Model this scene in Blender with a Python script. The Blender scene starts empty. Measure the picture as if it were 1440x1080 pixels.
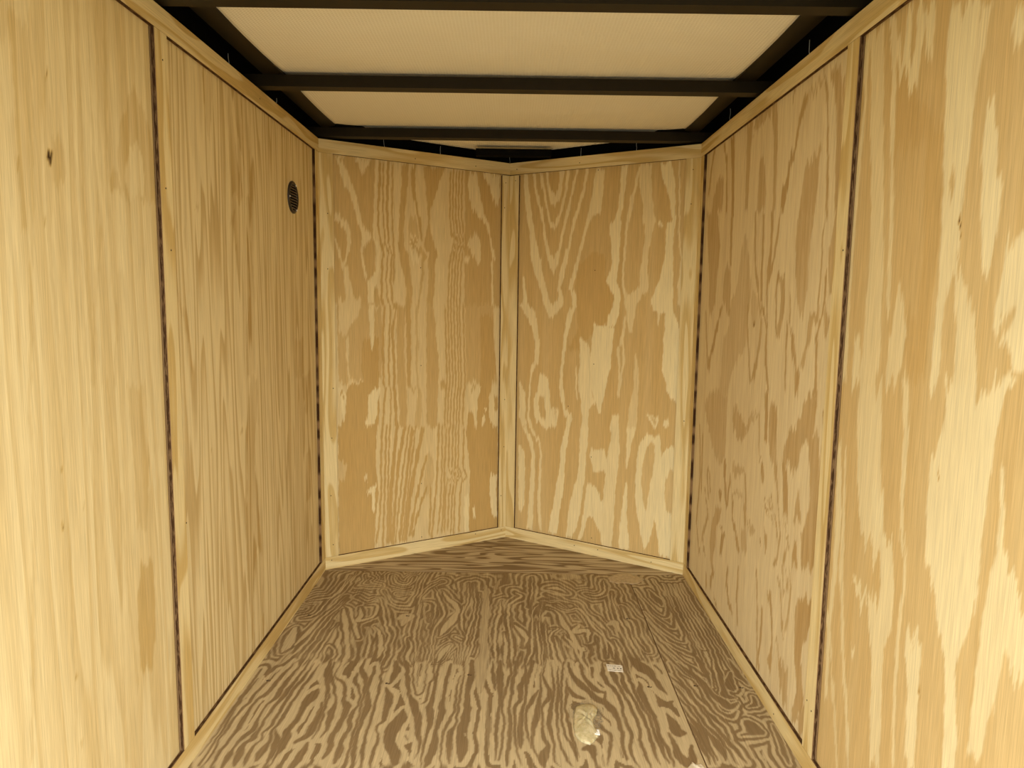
import bpy, math, random
import numpy as np
from mathutils import Matrix, Vector

scene = bpy.context.scene
COL = scene.collection
rng = random.Random(7)

# ------------------------------------------------------------------ camera
F_PX = 998.63
cam_data = bpy.data.cameras.new('camera')
cam_data.sensor_width = 36.0
cam_data.lens = F_PX / 1440 * 36.0
cam_data.clip_start = 0.05
cam = bpy.data.objects.new('camera', cam_data)
COL.objects.link(cam)
RIGHT = (0.99990, 0.00140, 0.01406)
FWD = (0.00024, 0.99324, -0.11605)
UP = (-0.01413, 0.11604, 0.99314)
cam.matrix_world = Matrix(((RIGHT[0], UP[0], -FWD[0], 0.01941),
                           (RIGHT[1], UP[1], -FWD[1], -2.67968),
                           (RIGHT[2], UP[2], -FWD[2], 1.05715),
                           (0, 0, 0, 1)))
scene.camera = cam

# ------------------------------------------------------------------ light: overcast daylight through the open rear door
world = bpy.data.worlds.new('overcast_sky')
scene.world = world
world.use_nodes = True
wn, wl = world.node_tree.nodes, world.node_tree.links
bg = wn['Background']
tc = wn.new('ShaderNodeTexCoord')
sx = wn.new('ShaderNodeSeparateXYZ')
wl.new(tc.outputs['Generated'], sx.inputs[0])
mr = wn.new('ShaderNodeMapRange')
mr.inputs['From Min'].default_value = -1
mr.inputs['From Max'].default_value = 1
wl.new(sx.outputs['Z'], mr.inputs['Value'])
wr = wn.new('ShaderNodeValToRGB')
wl.new(mr.outputs['Result'], wr.inputs['Fac'])
wr.color_ramp.elements[0].position = 0.0
wr.color_ramp.elements[0].color = (0.15, 0.145, 0.125, 1)
wr.color_ramp.elements[1].position = 1.0
wr.color_ramp.elements[1].color = (1.0, 0.98, 0.95, 1)
e = wr.color_ramp.elements.new(0.47); e.color = (0.15, 0.145, 0.125, 1)
e = wr.color_ramp.elements.new(0.54); e.color = (0.85, 0.85, 0.82, 1)
wl.new(wr.outputs['Color'], bg.inputs['Color'])
bg.inputs['Strength'].default_value = 6.0

portal_data = bpy.data.lights.new('door_opening_portal', 'AREA')
portal_data.shape = 'RECTANGLE'
portal_data.size = 1.44
portal_data.size_y = 1.62
portal_data.cycles.is_portal = True
portal = bpy.data.objects.new('door_opening_portal', portal_data)
portal.location = (0, -2.445, 0.82)
portal.rotation_euler = (math.radians(90), 0, 0)
COL.objects.link(portal)

scene.view_settings.view_transform = 'Standard'
scene.view_settings.look = 'None'
scene.view_settings.gamma = 1.0
scene.view_settings.use_curve_mapping = False
scene.view_settings.exposure = 0.24
scene.cycles.max_bounces = 14
scene.cycles.diffuse_bounces = 8

# ------------------------------------------------------------------ dimensions (metres)
W = 0.70          # half width between trim faces
T = 0.010         # thickness of the plywood strips and sheets
H = 1.6375        # top of the plywood
NOSE = 0.4235     # depth of the V nose
REAR = -2.44      # door opening
SEAM = -1.20      # joint between the two sheets on each side
HB = 0.049        # height of the bottom strips
HT = 1.589        # underside of the top strips

GRAIN = {
 'NR': '''
5 858,285,336 941,334,409 986,327,462 1031,325,476 1076,324,486 1115,314,464 1171,321,445 1220,339,449 1258,393,436
90 990,204,217 1011,187,226 1034,173,255 1051,166,265 1086,154,257 1115,151,248 1172,123,267 1229,105,276 1286,98,290 1343,95,298 1399,81,317 1427,77,327 1511,65,349 1602,60,364
20 1044,209,217 1057,201,227 1086,190,239 1115,180,233 1172,158,239 1229,152,256 1286,134,277 1342,119,289 1399,108,298 1427,104,312 1510,89,338 1602,77,350
90 1172,211,218 1200,199,226 1235,183,237 1314,162,252 1359,158,264 1427,144,281 1511,116,298 1594,104,318
20 1237,210,214 1269,194,230 1314,177,240 1359,168,250 1427,155,267 1482,141,282 1511,129,287 1594,115,307
85 1356,207,216 1370,195,226 1399,182,236 1438,172,251 1510,154,270 1597,134,278
20 1379,206,215 1404,193,225 1438,182,238 1510,166,257 1597,146,264
85 1448,209,214 1455,205,217 1477,189,234 1510,177,243 1555,171,248 1596,164,257
15 1495,211,215 1502,206,219 1522,195,227 1555,181,232 1597,178,227
85 956,273,295 1013,281,310 1041,306,325 1087,298,319 1109,285,303 1143,291,311 1199,308,327 1255,325,338 1310,339,351 1364,350,364 1402,362,389 1417,364,419 1471,378,426 1524,385,430 1588,395,431
95 966,463,496 1006,465,510 1044,485,514 1083,489,516 1110,473,512 1143,451,496 1159,454,497 1181,471,501 1224,474,505 1278,470,506 1327,462,508 1364,459,509 1385,482,506 1438,495,515 1517,501,524 1587,501,530
80 1066,531,542 1099,524,535 1142,518,527 1197,520,529 1250,522,534 1304,526,534 1357,528,540 1409,537,551 1462,543,559 1513,559,570 1585,573,584
72 942,559,568 1002,545,577 1045,533,584 1088,536,605 1105,565,630 1121,596,633 1153,592,628 1195,596,624 1248,602,625 1301,609,634 1353,607,646 1369,595,651 1406,599,641 1442,595,637 1510,578,629 1588,581,626
95 1047,643,731 1089,651,731 1142,671,728 1194,683,726 1246,694,724 1298,692,722 1355,695,730 1364,716,730 1401,710,726 1452,699,724 1503,684,721 1545,668,714 1586,659,699
75 1048,751,770 1116,746,765 1168,752,768 1219,755,763 1271,745,753 1323,740,747 1374,740,746 1450,737,744 1587,731,737
90 1038,68,92 1108,66,80 1161,62,72
90 1351,663,676 1361,658,680 1372,662,673
95 609,435,445 644,427,449 666,411,454 706,401,465 757,399,470 792,395,482 848,393,485 888,395,488 938,400,491 961,402,493 974,403,412
88 451,351,389 498,353,391 574,363,389 615,356,391 651,355,418 673,348,405 730,337,400 788,342,398 828,344,394 879,342,383 918,341,350
80 652,331,339 704,327,334 785,326,331
90 533,286,307 567,293,317 587,273,312 606,271,283 664,254,277 722,251,266 781,255,269 840,261,275 898,266,281 956,273,295 1013,294,307
70 673,515,524 719,516,531 769,518,535 825,513,545 869,504,538 891,516,534 936,527,539 996,534,545
25 775,523,529 831,523,533 880,517,530
80 542,486,528 604,494,523
95 677,750,764 713,719,763 756,714,766 793,696,765 836,700,768 916,699,765 954,703,766 1011,701,739 1032,653,733 1074,640,728
80 978,674,679 1026,669,680
85 512,109,126 559,97,108 651,101,111 742,108,116 779,114,134 803,127,147 833,130,154 892,129,152 951,110,141 980,96,137 1015,68,126 1044,47,95
85 515,70,98 556,55,87 600,58,90 660,55,85 708,54,60
92 519,171,201 533,153,241 556,136,247 596,128,216 644,130,208 686,147,204 743,156,196
25 555,166,187 578,156,190 614,151,182 647,161,181
80 560,224,247 578,220,250 602,218,249 611,226,240
20 593,229,239 599,229,239
90 574,671,685 598,653,691 617,640,691
35 591,667,681 610,658,683
90 568,722,730 581,710,735 600,712,731
60 563,563,602 606,565,603 662,569,604 718,584,605 779,582,605 856,585,591
75 499,772,777 705,772,778 738,773,786 760,777,793
92 58,213,256 134,223,264 197,236,272 272,246,284 351,262,285 424,263,290 473,272,298 533,286,303
90 54,299,329 118,304,350 168,308,362 211,315,367 279,333,375 346,349,383 423,352,384 483,356,388 541,352,390
80 45,465,511 87,460,513 146,458,517 206,463,518 253,467,520 312,469,521 365,476,528 412,481,530 452,480,534 499,493,530 556,492,525
85 363,420,476 392,410,481 421,400,480 458,405,461
90 58,355,375 115,370,389 158,375,398 195,381,475 225,383,468 265,388,454 305,393,428
85 106,453,469 151,433,467 197,406,469
20 288,449,460 317,442,462 364,442,463
20 239,455,464 259,450,466 277,454,467
85 54,174,182 90,162,178 182,154,171 275,160,172 398,163,174 446,155,165 480,130,147 514,105,123
92 55,104,135 176,112,136 270,117,141 394,122,139 453,106,127 511,74,95
97 129,63,77 161,59,89 230,58,91 324,56,91 399,55,86 423,55,72
93 72,649,658 101,642,668 148,632,681 205,618,690 261,607,697 347,604,702 403,607,705 460,609,709 511,621,704 539,643,695
30 233,646,655 289,638,661 346,630,668 403,631,677 460,640,681 512,662,681
97 51,717,774 107,709,774 162,698,772 217,685,769 274,694,770 358,696,769 414,701,770 470,714,765 499,747,761
35 232,741,758 260,734,765 305,727,767 361,730,766 406,745,764
85 391,562,568 449,561,576 506,562,586 563,560,602
95 55,542,590 102,543,585 159,544,577 206,549,573 276,555,573 334,562,570
''',
 'NL': '''
25 1030,51,239 1125,47,217 1282,50,219 1437,52,217 1591,54,227
22 1035,609,787 1256,607,784 1428,609,781 1603,605,779
75 1137,172,186 1179,167,176 1211,162,170 1237,157,165 1264,163,179 1285,164,202 1306,163,199 1336,150,169 1387,139,156 1427,124,148 1457,111,143 1496,95,119 1545,80,104 1579,62,94
75 1031,186,211 1085,186,212 1122,183,226 1155,220,232 1203,226,235 1240,227,236 1266,216,232 1287,207,219
70 1287,207,217 1313,209,219 1366,212,221 1444,215,224 1523,219,229 1590,221,233
75 1525,168,172 1543,160,179 1564,150,193 1586,136,205
70 1197,91,102 1234,100,116 1261,108,123 1302,103,118 1332,98,112 1341,59,109 1361,59,99 1371,62,83
20 1205,89,94 1233,76,98 1259,65,106 1300,60,101 1338,62,90
65 1030,94,138 1072,98,127 1125,93,114 1177,88,107 1207,75,89 1238,65,76 1278,57,62
3 1031,247,256 1053,238,247 1128,239,248 1203,242,250 1236,248,255 1267,240,249 1314,228,235 1393,227,234 1498,233,242 1584,236,244
13 1026,273,280 1053,264,270 1129,259,265 1237,268,274 1268,256,262 1395,247,253 1585,251,257
8 1026,296,303 1054,284,293 1129,276,285 1237,283,289 1269,270,277 1396,262,272 1588,268,279
18 1130,288,298 1238,291,299 1397,284,291 1590,288,295
20 1032,344,370 1104,347,374 1148,339,365 1186,327,362 1229,318,357 1266,313,340 1320,316,336 1401,319,342 1508,328,355 1587,329,358
8 1292,408,416 1320,407,415 1363,401,412 1406,392,401 1458,380,389 1511,368,385 1586,371,389
20 1033,435,463 1134,444,472 1212,441,472 1237,447,484 1256,432,481 1289,423,468 1322,432,459 1355,441,448 1393,440,450 1431,438,453 1464,435,468 1508,432,486 1547,426,502 1590,420,520
35 1263,360,386 1296,357,392 1318,357,406 1350,357,397 1388,366,384
80 1264,380,410 1275,363,404 1301,363,393 1315,366,381
20 1274,373,386 1283,364,400 1301,366,387
25 1033,395,401 1077,401,410 1161,413,423 1210,413,423 1233,413,438 1249,392,429 1270,380,410
80 1204,380,398 1225,363,404 1252,363,386
75 1036,742,754 1083,738,747 1171,737,745 1229,733,745 1247,743,760 1270,736,746 1316,725,736 1361,712,725 1400,688,708 1437,642,694 1481,628,684 1537,621,673 1587,627,660
80 1465,754,767 1507,733,774 1546,713,773 1592,683,772
70 1215,666,676 1232,656,683 1266,636,686 1300,617,682 1335,649,675
75 1221,609,628 1236,605,631 1248,611,627
8 1034,528,535 1193,534,541 1249,540,547 1295,559,566 1333,544,552 1389,536,543 1472,536,543 1584,538,545
8 1034,541,549 1193,547,554 1250,553,560 1296,572,579 1334,558,565 1390,549,556 1473,549,556 1586,551,558
8 1034,555,562 1194,560,568 1250,566,574 1297,585,593 1335,571,578 1390,563,570 1474,562,569 1587,565,572
8 1034,568,575 1194,574,581 1251,580,587 1297,599,606 1336,585,592 1391,576,583 1475,575,582 1589,578,585
8 1034,583,590 1195,588,595 1252,594,601 1298,613,620 1337,599,606 1392,590,597 1476,589,596 1590,592,599
30 735,66,237 843,65,243 951,63,244 1037,62,239
60 925,68,104 1004,70,154 1057,68,160
5 553,71,227 624,94,230 707,95,228 733,168,228 788,157,227 897,164,229
75 850,200,205 869,197,206 897,194,211 951,192,211 1005,188,213 1031,188,211
75 1009,215,225 1018,213,234
65 737,104,110 818,100,105 845,97,109 914,95,106
8 548,240,249 619,244,252 674,250,258 696,253,261 730,243,251 775,245,253 841,242,251 951,244,253 1005,251,259 1032,247,256
13 546,273,278 617,275,281 684,276,282 718,268,276 785,266,274 950,272,279 1005,277,284 1032,270,278
3 544,296,306 615,294,305 706,288,299 784,289,299 895,283,294 950,281,292 1011,300,308 1038,290,301
25 541,315,345 613,316,349 704,307,346 839,305,337 950,305,338 1032,309,344
13 697,354,368 725,348,363 810,348,367 894,347,366 950,346,366 1050,343,364
35 536,379,404 580,385,413 666,395,413 723,392,399 809,386,395 893,389,401 950,386,395 1033,386,399
25 531,438,482 575,435,485 634,435,485 691,435,488 749,435,491 835,435,488 892,434,478 978,435,475 1033,435,463
30 687,361,388 702,352,385
20 680,498,511 689,498,536 718,501,530
95 535,189,209 556,167,212 578,175,217 605,181,220 644,184,224 677,182,231 696,205,234
80 603,75,83 630,75,89 662,73,92 695,62,95 712,68,89
8 684,70,86 698,70,86
30 709,621,771 829,617,759 948,613,750 1035,612,753
5 512,623,773 571,629,745 649,682,730 768,691,767 888,690,748 989,685,746
75 506,660,670 530,659,673 573,652,673 615,642,676 651,642,675 678,635,692 693,628,682 713,641,668
30 676,641,665 696,645,665
75 473,760,774 510,749,773 554,734,773 609,730,769 658,737,771 694,750,774
8 584,759,776 645,758,775
85 572,714,721 587,707,724
85 515,697,709 539,695,714 558,700,710
70 736,769,777 827,761,776 947,754,774 1036,746,773
8 526,514,521 682,520,527 705,526,533 891,520,527 1034,515,522
8 525,527,534 682,533,540 705,539,546 891,532,540 1034,528,535
8 524,540,548 681,546,553 704,553,560 891,546,553 1034,541,549
8 523,555,562 680,560,568 703,567,574 891,560,567 1034,555,563
8 522,569,576 679,575,582 703,581,588 891,574,581 1034,570,577
8 521,581,588 679,587,594 702,593,600 890,586,593 1035,581,588
8 519,599,606 678,604,612 701,611,618 890,604,611 1035,599,606
5 33,58,203 164,58,210 277,59,224 390,61,212 557,60,219
5 25,636,784 326,641,780 512,619,777
40 342,57,82 424,58,97
90 193,200,205 211,197,209 240,195,209 275,195,207 287,169,217 305,194,215
80 335,165,178 358,164,179
95 54,619,640 151,612,632 219,615,635
90 108,657,668 139,655,669 158,659,665
90 102,761,779 131,747,779 195,742,774 258,738,773 296,741,778
40 237,435,451 279,428,454 314,422,470 355,432,470 414,438,461
8 54,207,215 150,222,230 293,232,240 379,230,238 548,237,245
8 49,236,244 320,247,255 547,255,263
8 51,255,262 376,263,270 546,270,277
8 55,263,278 259,268,283 402,281,296 543,297,313
8 53,276,289 198,286,299 399,305,318 541,331,344
8 57,292,299 196,307,314 368,326,333 539,354,361
8 54,307,319 251,329,341 395,348,360 538,368,380
8 58,322,329 192,338,345 393,364,371 537,383,390
8 61,330,347 248,353,369 391,380,396 534,411,428
8 70,354,365 186,373,384 301,399,410 416,431,441
8 69,364,373 183,395,405 280,431,441
8 56,444,451 175,450,457 283,450,457
8 54,454,463 173,465,475 292,478,487 528,487,497
8 61,483,490 169,495,503 319,502,509 527,504,511
8 58,502,510 257,514,523 348,514,522 526,523,531
8 68,515,522 226,519,527 286,527,534 316,552,559 351,534,541 525,536,544
8 66,531,538 224,536,543 284,543,551 314,568,576 350,550,558 523,553,560
8 63,546,554 222,551,558 282,559,566 312,584,591 348,565,573 522,568,575
8 61,560,567 220,564,571 280,572,579 311,597,604 346,579,586 521,581,588
8 57,584,592 217,589,596 277,596,604 308,622,629 344,603,611 519,606,613
''',
 'RN': '''
90 1364,1376,1391 1407,1358,1399 1468,1345,1407 1525,1352,1415 1572,1357,1408
20 1496,1374,1388 1549,1372,1389 1584,1378,1384
80 1032,1358,1370 1097,1354,1367 1226,1348,1357 1323,1334,1347 1420,1320,1337 1484,1317,1332 1557,1300,1320
80 1475,1345,1361 1524,1323,1342 1577,1297,1317 1624,1272,1292
75 906,1274,1336 997,1282,1350 1065,1279,1340 1132,1283,1337 1233,1275,1323 1334,1260,1308 1470,1240,1289 1587,1216,1273
10 926,1450,1498 1034,1394,1498 1156,1374,1507 1325,1350,1494 1480,1332,1345
20 1034,1394,1462 1157,1374,1464 1331,1350,1443
85 1460,1431,1446 1519,1419,1444 1556,1408,1441
92 932,1513,1537 1036,1513,1533 1093,1515,1543 1149,1512,1563 1204,1508,1560 1259,1505,1561 1314,1497,1566 1367,1494,1568 1422,1486,1565 1476,1483,1561 1526,1490,1563
80 1385,1555,1568 1435,1557,1578 1479,1558,1584 1506,1563,1592
95 1127,1626,1633 1143,1614,1637 1168,1608,1642 1203,1605,1648 1244,1601,1646 1281,1596,1634 1321,1595,1628 1352,1600,1616
85 1429,1645,1663 1479,1635,1657
90 955,1700,1734 993,1688,1729 1012,1667,1726 1041,1655,1722 1065,1656,1719 1090,1660,1716 1138,1668,1710
30 1013,1674,1692 1021,1668,1697 1038,1671,1696
85 941,1574,1633 1011,1573,1624 1049,1568,1606 1092,1557,1588 1149,1531,1545
85 901,1245,1274 958,1244,1273 1008,1244,1259
75 917,1374,1411 1001,1375,1433 1084,1393,1411
80 895,1200,1222 1028,1195,1215 1244,1194,1217 1449,1216,1225 1574,1194,1220
-100 1177,1554,1559 1183,1551,1561 1190,1553,1558
25 1227,1530,1535 1249,1523,1533 1282,1521,1531
75 237,1491,1502 352,1480,1489 417,1477,1488 470,1475,1486 517,1478,1489 564,1483,1491 614,1478,1486 660,1460,1473 716,1454,1465 773,1449,1464 830,1447,1464 922,1428,1450
80 195,1421,1454 283,1409,1449 350,1405,1442 422,1388,1437 452,1385,1451 485,1367,1458 523,1381,1459 564,1388,1454 600,1370,1445 619,1329,1439 640,1315,1412 738,1293,1386 839,1277,1371 908,1281,1362
90 624,1379,1421 646,1362,1406 711,1352,1390
20 503,1389,1410 540,1383,1410 588,1386,1406
90 481,1347,1370 497,1324,1365 520,1303,1339
95 342,1632,1661 417,1626,1659 471,1622,1647 518,1607,1641 550,1589,1648 599,1578,1670 639,1543,1676 689,1535,1673 746,1532,1674 803,1534,1678 862,1559,1682 912,1561,1690 945,1551,1714
85 378,1684,1711 456,1686,1723 515,1687,1737 566,1689,1784 607,1691,1779 659,1699,1773 702,1706,1720 752,1705,1715 817,1698,1706
30 422,1735,1785 468,1735,1798 518,1733,1792 564,1738,1786
95 272,1533,1560 321,1527,1557 384,1523,1555 428,1522,1552 455,1504,1553 493,1503,1550 512,1513,1540
55 485,1523,1535 495,1522,1532
75 131,1339,1352 251,1310,1324 350,1279,1294 456,1260,1274 528,1245,1263 566,1247,1262 751,1236,1246
70 98,1292,1304 261,1248,1260 396,1196,1209
85 198,1222,1235 356,1211,1227 479,1219,1238 596,1215,1242 760,1202,1218
85 365,1325,1335 383,1320,1336
-100 781,1556,1562 788,1555,1559
-80 406,1552,1557 417,1551,1554
''',
 'RF': '''
30 1253,1116,1141 1351,1105,1133 1420,1098,1126 1490,1088,1117 1541,1072,1106 1585,1041,1075
28 1346,1139,1148 1450,1124,1134 1533,1112,1122
18 1292,795,809 1333,795,827 1363,807,845 1401,832,849 1426,835,877 1442,865,885 1472,876,889 1507,888,904 1542,900,922 1568,910,940
40 1541,920,935 1550,928,973 1554,948,997 1560,956,1028 1572,983,1004
18 1259,1072,1082 1324,1065,1077 1396,1059,1068 1469,1047,1056 1525,1032,1045 1551,1014,1030
30 1272,919,1015 1321,924,1019 1358,933,1018 1390,947,1022 1403,978,1028
30 1299,736,755 1333,737,757 1419,729,754 1506,716,748 1579,686,730 1593,690,721
35 1546,539,571 1554,565,628 1572,546,721 1600,611,716
30 1326,508,531 1413,501,532 1508,493,531 1593,487,540
35 1312,611,672 1369,615,683 1416,615,662 1466,621,641
13 1342,375,400 1488,351,381 1583,327,368
18 1350,313,327 1527,287,302 1587,242,267
23 1424,83,101 1533,107,126 1594,138,157
35 1365,136,267 1428,156,275 1474,198,267
33 1565,841,854 1588,832,850
35 1017,185,206 1057,157,239 1142,153,245 1255,112,266 1371,81,208
35 1032,384,439 1063,325,405 1126,323,403 1179,342,395
18 1188,383,399 1343,366,391
50 775,336,428 847,343,448 930,348,578 1008,406,581 1073,412,600 1117,463,595 1156,480,581 1205,488,559 1254,504,542
23 833,635,667 873,662,678 945,682,704 1014,694,708 1082,654,668 1176,614,629 1316,596,609
18 826,773,786 860,761,776 912,740,756 992,736,747 1059,687,701 1127,673,689 1218,672,688 1308,665,680
18 993,744,753 1055,730,740 1104,723,735 1148,722,749 1213,737,752 1300,729,751
23 1125,738,752 1168,756,771 1231,776,791 1293,790,801
30 979,828,845 996,814,851 1039,830,860 1081,835,863 1123,823,852 1149,801,819
18 995,809,822 1038,800,810 1102,792,803 1145,807,816
35 1039,955,982 1060,940,990 1099,934,998 1158,919,994 1216,910,999 1273,911,1010
23 849,956,979 898,953,981 920,940,958 959,923,939 999,912,933 1015,898,907 1080,892,900
30 903,969,994 924,990,1005 957,1000,1029 984,1010,1034 1019,1018,1042 1034,1034,1065 1057,1058,1071 1097,1058,1067 1152,1063,1072 1225,1058,1066 1260,1066,1074
23 841,893,902 936,884,893 1002,883,893
13 863,1059,1088 893,1068,1080 931,1067,1076 997,1057,1069 1020,1067,1078 1050,1084,1095 1079,1092,1101 1126,1085,1095
35 873,1140,1157 937,1139,1156 991,1143,1159 1036,1140,1165 1057,1137,1183 1078,1118,1157 1132,1102,1142 1167,1096,1140 1202,1107,1139 1253,1120,1140
28 992,1105,1120 1014,1098,1128 1057,1094,1103
28 831,623,641 892,606,620 986,576,590 1054,573,584
50 998,626,657 1035,606,665 1063,605,658 1092,619,635
18 821,175,210 857,184,215 917,232,256 974,252,276 1052,307,329
28 838,178,197 912,149,166 1028,118,133
-70 993,634,651 1003,634,645
45 536,331,377 579,285,432 628,216,432 708,159,428 772,282,428
18 416,465,480 515,427,451 568,418,448
35 646,551,589 669,508,629 695,487,610 741,495,535
40 684,614,637 724,637,672 745,677,725 755,661,688
23 571,770,784 598,764,788 627,755,772 636,736,745 754,718,726
18 691,771,793 736,770,792 824,756,783
30 541,892,901 601,871,881 640,842,872 701,802,862 766,798,858 813,811,830
25 657,983,998 676,912,1003 706,908,1018 740,935,1042 780,990,1082 831,1031,1088 862,1044,1088
13 531,935,966 596,925,954 675,905,928
25 454,1061,1147 485,1052,1151 522,1046,1146 563,1063,1140 603,1084,1131 659,1080,1123 714,1067,1119 769,1054,1110
13 648,1124,1139 706,1124,1151 762,1129,1155 816,1121,1155
30 537,997,1047 568,1002,1033 600,1007,1021
40 526,513,537 558,510,635 568,524,619
23 440,645,662 516,638,650 562,624,638
23 419,475,488 473,478,493 525,495,510
45 475,587,639 477,523,627 490,545,610
23 306,600,623 325,586,612 366,555,582 407,525,538 460,520,544
23 396,648,667 470,632,646
28 384,264,283 411,248,262 466,233,247 488,235,260
28 419,276,292 484,259,275
18 426,395,410 450,382,418 464,389,409
35 158,334,353 202,317,355 262,307,374 323,327,374 373,358,413 401,382,427
18 249,425,441 284,425,451 330,440,476 343,400,429
40 323,642,671 354,623,680 392,624,668
40 398,704,724 423,679,742 434,655,682
18 400,823,832 429,819,836 459,808,830
18 457,904,913 494,881,892 521,785,811 530,852,868 549,813,850
13 423,1008,1040 474,1005,1026
23 370,883,894 414,905,915 484,917,927 542,897,906
23 393,943,953 432,953,962 481,972,984 511,935,944
28 174,246,272 217,198,222 327,263,281 400,207,221
28 149,183,202 251,118,133 444,143,158 619,102,117
28 388,164,179 597,151,166
-90 410,780,790 417,780,786
23 67,285,299 134,274,288
18 87,334,350 123,329,356 169,361,382
18 61,419,438 89,375,397
23 99,565,583 110,556,590 127,523,554 170,505,519 224,502,522
23 93,632,645 160,608,623 265,611,622
23 55,806,816 237,784,794 323,763,773
18 65,824,835 107,811,823 161,822,838 253,821,832
28 238,973,986 270,959,969 328,942,951 383,916,924
28 238,983,993 310,999,1008 375,1004,1012 411,989,997
28 338,964,975 371,952,961 393,943,952
28 345,983,993 367,984,994 403,968,978
18 103,883,914 178,907,916 240,891,906 298,852,879
30 50,1024,1031 77,994,1029 113,972,1025 153,961,1021 177,949,957 210,927,934
20 68,1058,1077 100,1060,1110 149,1077,1118 185,1071,1104 218,1056,1088 279,1043,1102 329,1042,1139 380,1053,1141
30 52,1102,1128 69,1090,1129 122,1114,1127
13 192,1131,1145 276,1136,1155 356,1138,1158 468,1130,1148
''',
 'LF': '''
35 1436,-944,-924 1493,-949,-915 1531,-956,-906 1595,-960,-895
30 1315,-806,-702 1391,-813,-708 1514,-814,-722 1611,-804,-711
80 1322,-729,-683 1356,-735,-692 1435,-763,-731 1513,-784,-759 1574,-795,-781
80 1509,-702,-685 1553,-714,-682 1598,-733,-704
35 1328,-678,-652 1496,-671,-652 1604,-674,-653
50 1559,-411,-346 1627,-414,-358
30 836,-740,-677 965,-730,-667 1056,-699,-658 1146,-710,-665 1235,-715,-684 1325,-702,-663
85 1011,-739,-727 1100,-734,-700 1232,-736,-712 1320,-738,-708
30 1252,-1017,-995 1264,-1029,-1003
40 1241,-822,-795 1267,-809,-785
20 1257,-797,-790 1272,-797,-788
40 1254,-501,-482 1269,-515,-470
40 875,-1070,-1062 943,-1077,-1066 1018,-1106,-1082 1039,-1120,-1104 1068,-1127,-1121 1160,-1126,-1121 1229,-1126,-1119
45 1054,-1075,-1063 1127,-1077,-1065 1199,-1087,-1073
35 788,-306,-202 918,-297,-203
-60 1171,-788,-783 1176,-788,-782
25 326,-775,-661 463,-771,-677 510,-761,-680 559,-758,-696 652,-751,-689 720,-745,-670 765,-730,-660 834,-712,-659
85 529,-779,-767 570,-782,-763 664,-795,-763 682,-808,-754 708,-783,-765
85 442,-678,-662 505,-679,-653 570,-698,-648 640,-689,-636 695,-658,-632
30 677,-797,-776 692,-796,-772
25 644,-195,-165 692,-216,-150 780,-225,-131
25 329,-206,-141 424,-210,-160 506,-191,-162
-70 679,-984,-977 683,-982,-978
80 673,-217,-204 695,-212,-192
25 39,-760,-740 168,-762,-738 266,-777,-728 334,-777,-707
90 51,-735,-712 124,-737,-684 195,-738,-665 241,-728,-654 272,-712,-652 306,-677,-650
90 43,-795,-783 82,-797,-754 158,-800,-762 215,-800,-782
30 64,-678,-661 127,-670,-654
-80 280,-996,-993 287,-996,-992
''',
 'LN': '''
80 1308,-1619,-1613 1325,-1624,-1609 1372,-1640,-1607 1425,-1635,-1613
35 1151,-1608,-1593 1281,-1607,-1580 1384,-1605,-1570 1463,-1610,-1568
35 1244,-1327,-1200 1318,-1339,-1193 1397,-1314,-1220 1439,-1285,-1254
85 1245,-1302,-1261 1282,-1318,-1244 1340,-1298,-1250
85 1097,-1358,-1334 1176,-1360,-1319 1232,-1371,-1326 1274,-1376,-1353
35 1243,-1357,-1333 1258,-1369,-1331 1281,-1370,-1347
40 922,-1615,-1607 1285,-1578,-1570 1493,-1566,-1558
40 913,-1541,-1532 1128,-1551,-1543 1266,-1548,-1525 1401,-1535,-1526
50 905,-1469,-1462 1250,-1477,-1470 1533,-1464,-1458
50 903,-1452,-1445 1254,-1452,-1446 1543,-1440,-1434
50 904,-1459,-1452 1224,-1412,-1403 1290,-1416,-1410 1553,-1414,-1409
50 900,-1427,-1422 1014,-1441,-1435 1039,-1436,-1429 1227,-1392,-1383 1293,-1402,-1394 1564,-1388,-1382
45 896,-1390,-1381 1032,-1370,-1362 1064,-1379,-1370 1216,-1382,-1373 1265,-1383,-1375 1575,-1360,-1351
-100 1264,-1538,-1527 1277,-1541,-1524 1286,-1537,-1529
35 1236,-1528,-1510 1247,-1545,-1495 1282,-1524,-1497 1309,-1530,-1499
-90 1244,-1610,-1605 1250,-1610,-1605
-90 1178,-1557,-1553 1184,-1556,-1552
-50 1398,-1533,-1529 1409,-1531,-1527
15 309,-1343,-1299 380,-1346,-1280 455,-1345,-1277 530,-1326,-1282
85 665,-1291,-1258 710,-1279,-1218 746,-1250,-1230
40 334,-1668,-1661 704,-1629,-1621 923,-1620,-1612
45 258,-1560,-1553 689,-1543,-1536 913,-1541,-1534
50 199,-1475,-1469 589,-1472,-1466 905,-1469,-1462
50 154,-1413,-1404 678,-1402,-1393 712,-1402,-1393 898,-1411,-1404
45 284,-1362,-1353 481,-1377,-1370 666,-1387,-1376 701,-1388,-1376
40 603,-1333,-1294 745,-1334,-1274 887,-1346,-1275
-80 781,-1554,-1550 786,-1554,-1549
-100 688,-1560,-1555 695,-1560,-1554
-70 696,-1501,-1497 700,-1500,-1496
-100 418,-1550,-1545 423,-1548,-1543
-100 293,-1545,-1542 299,-1545,-1540
''',
}

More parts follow.
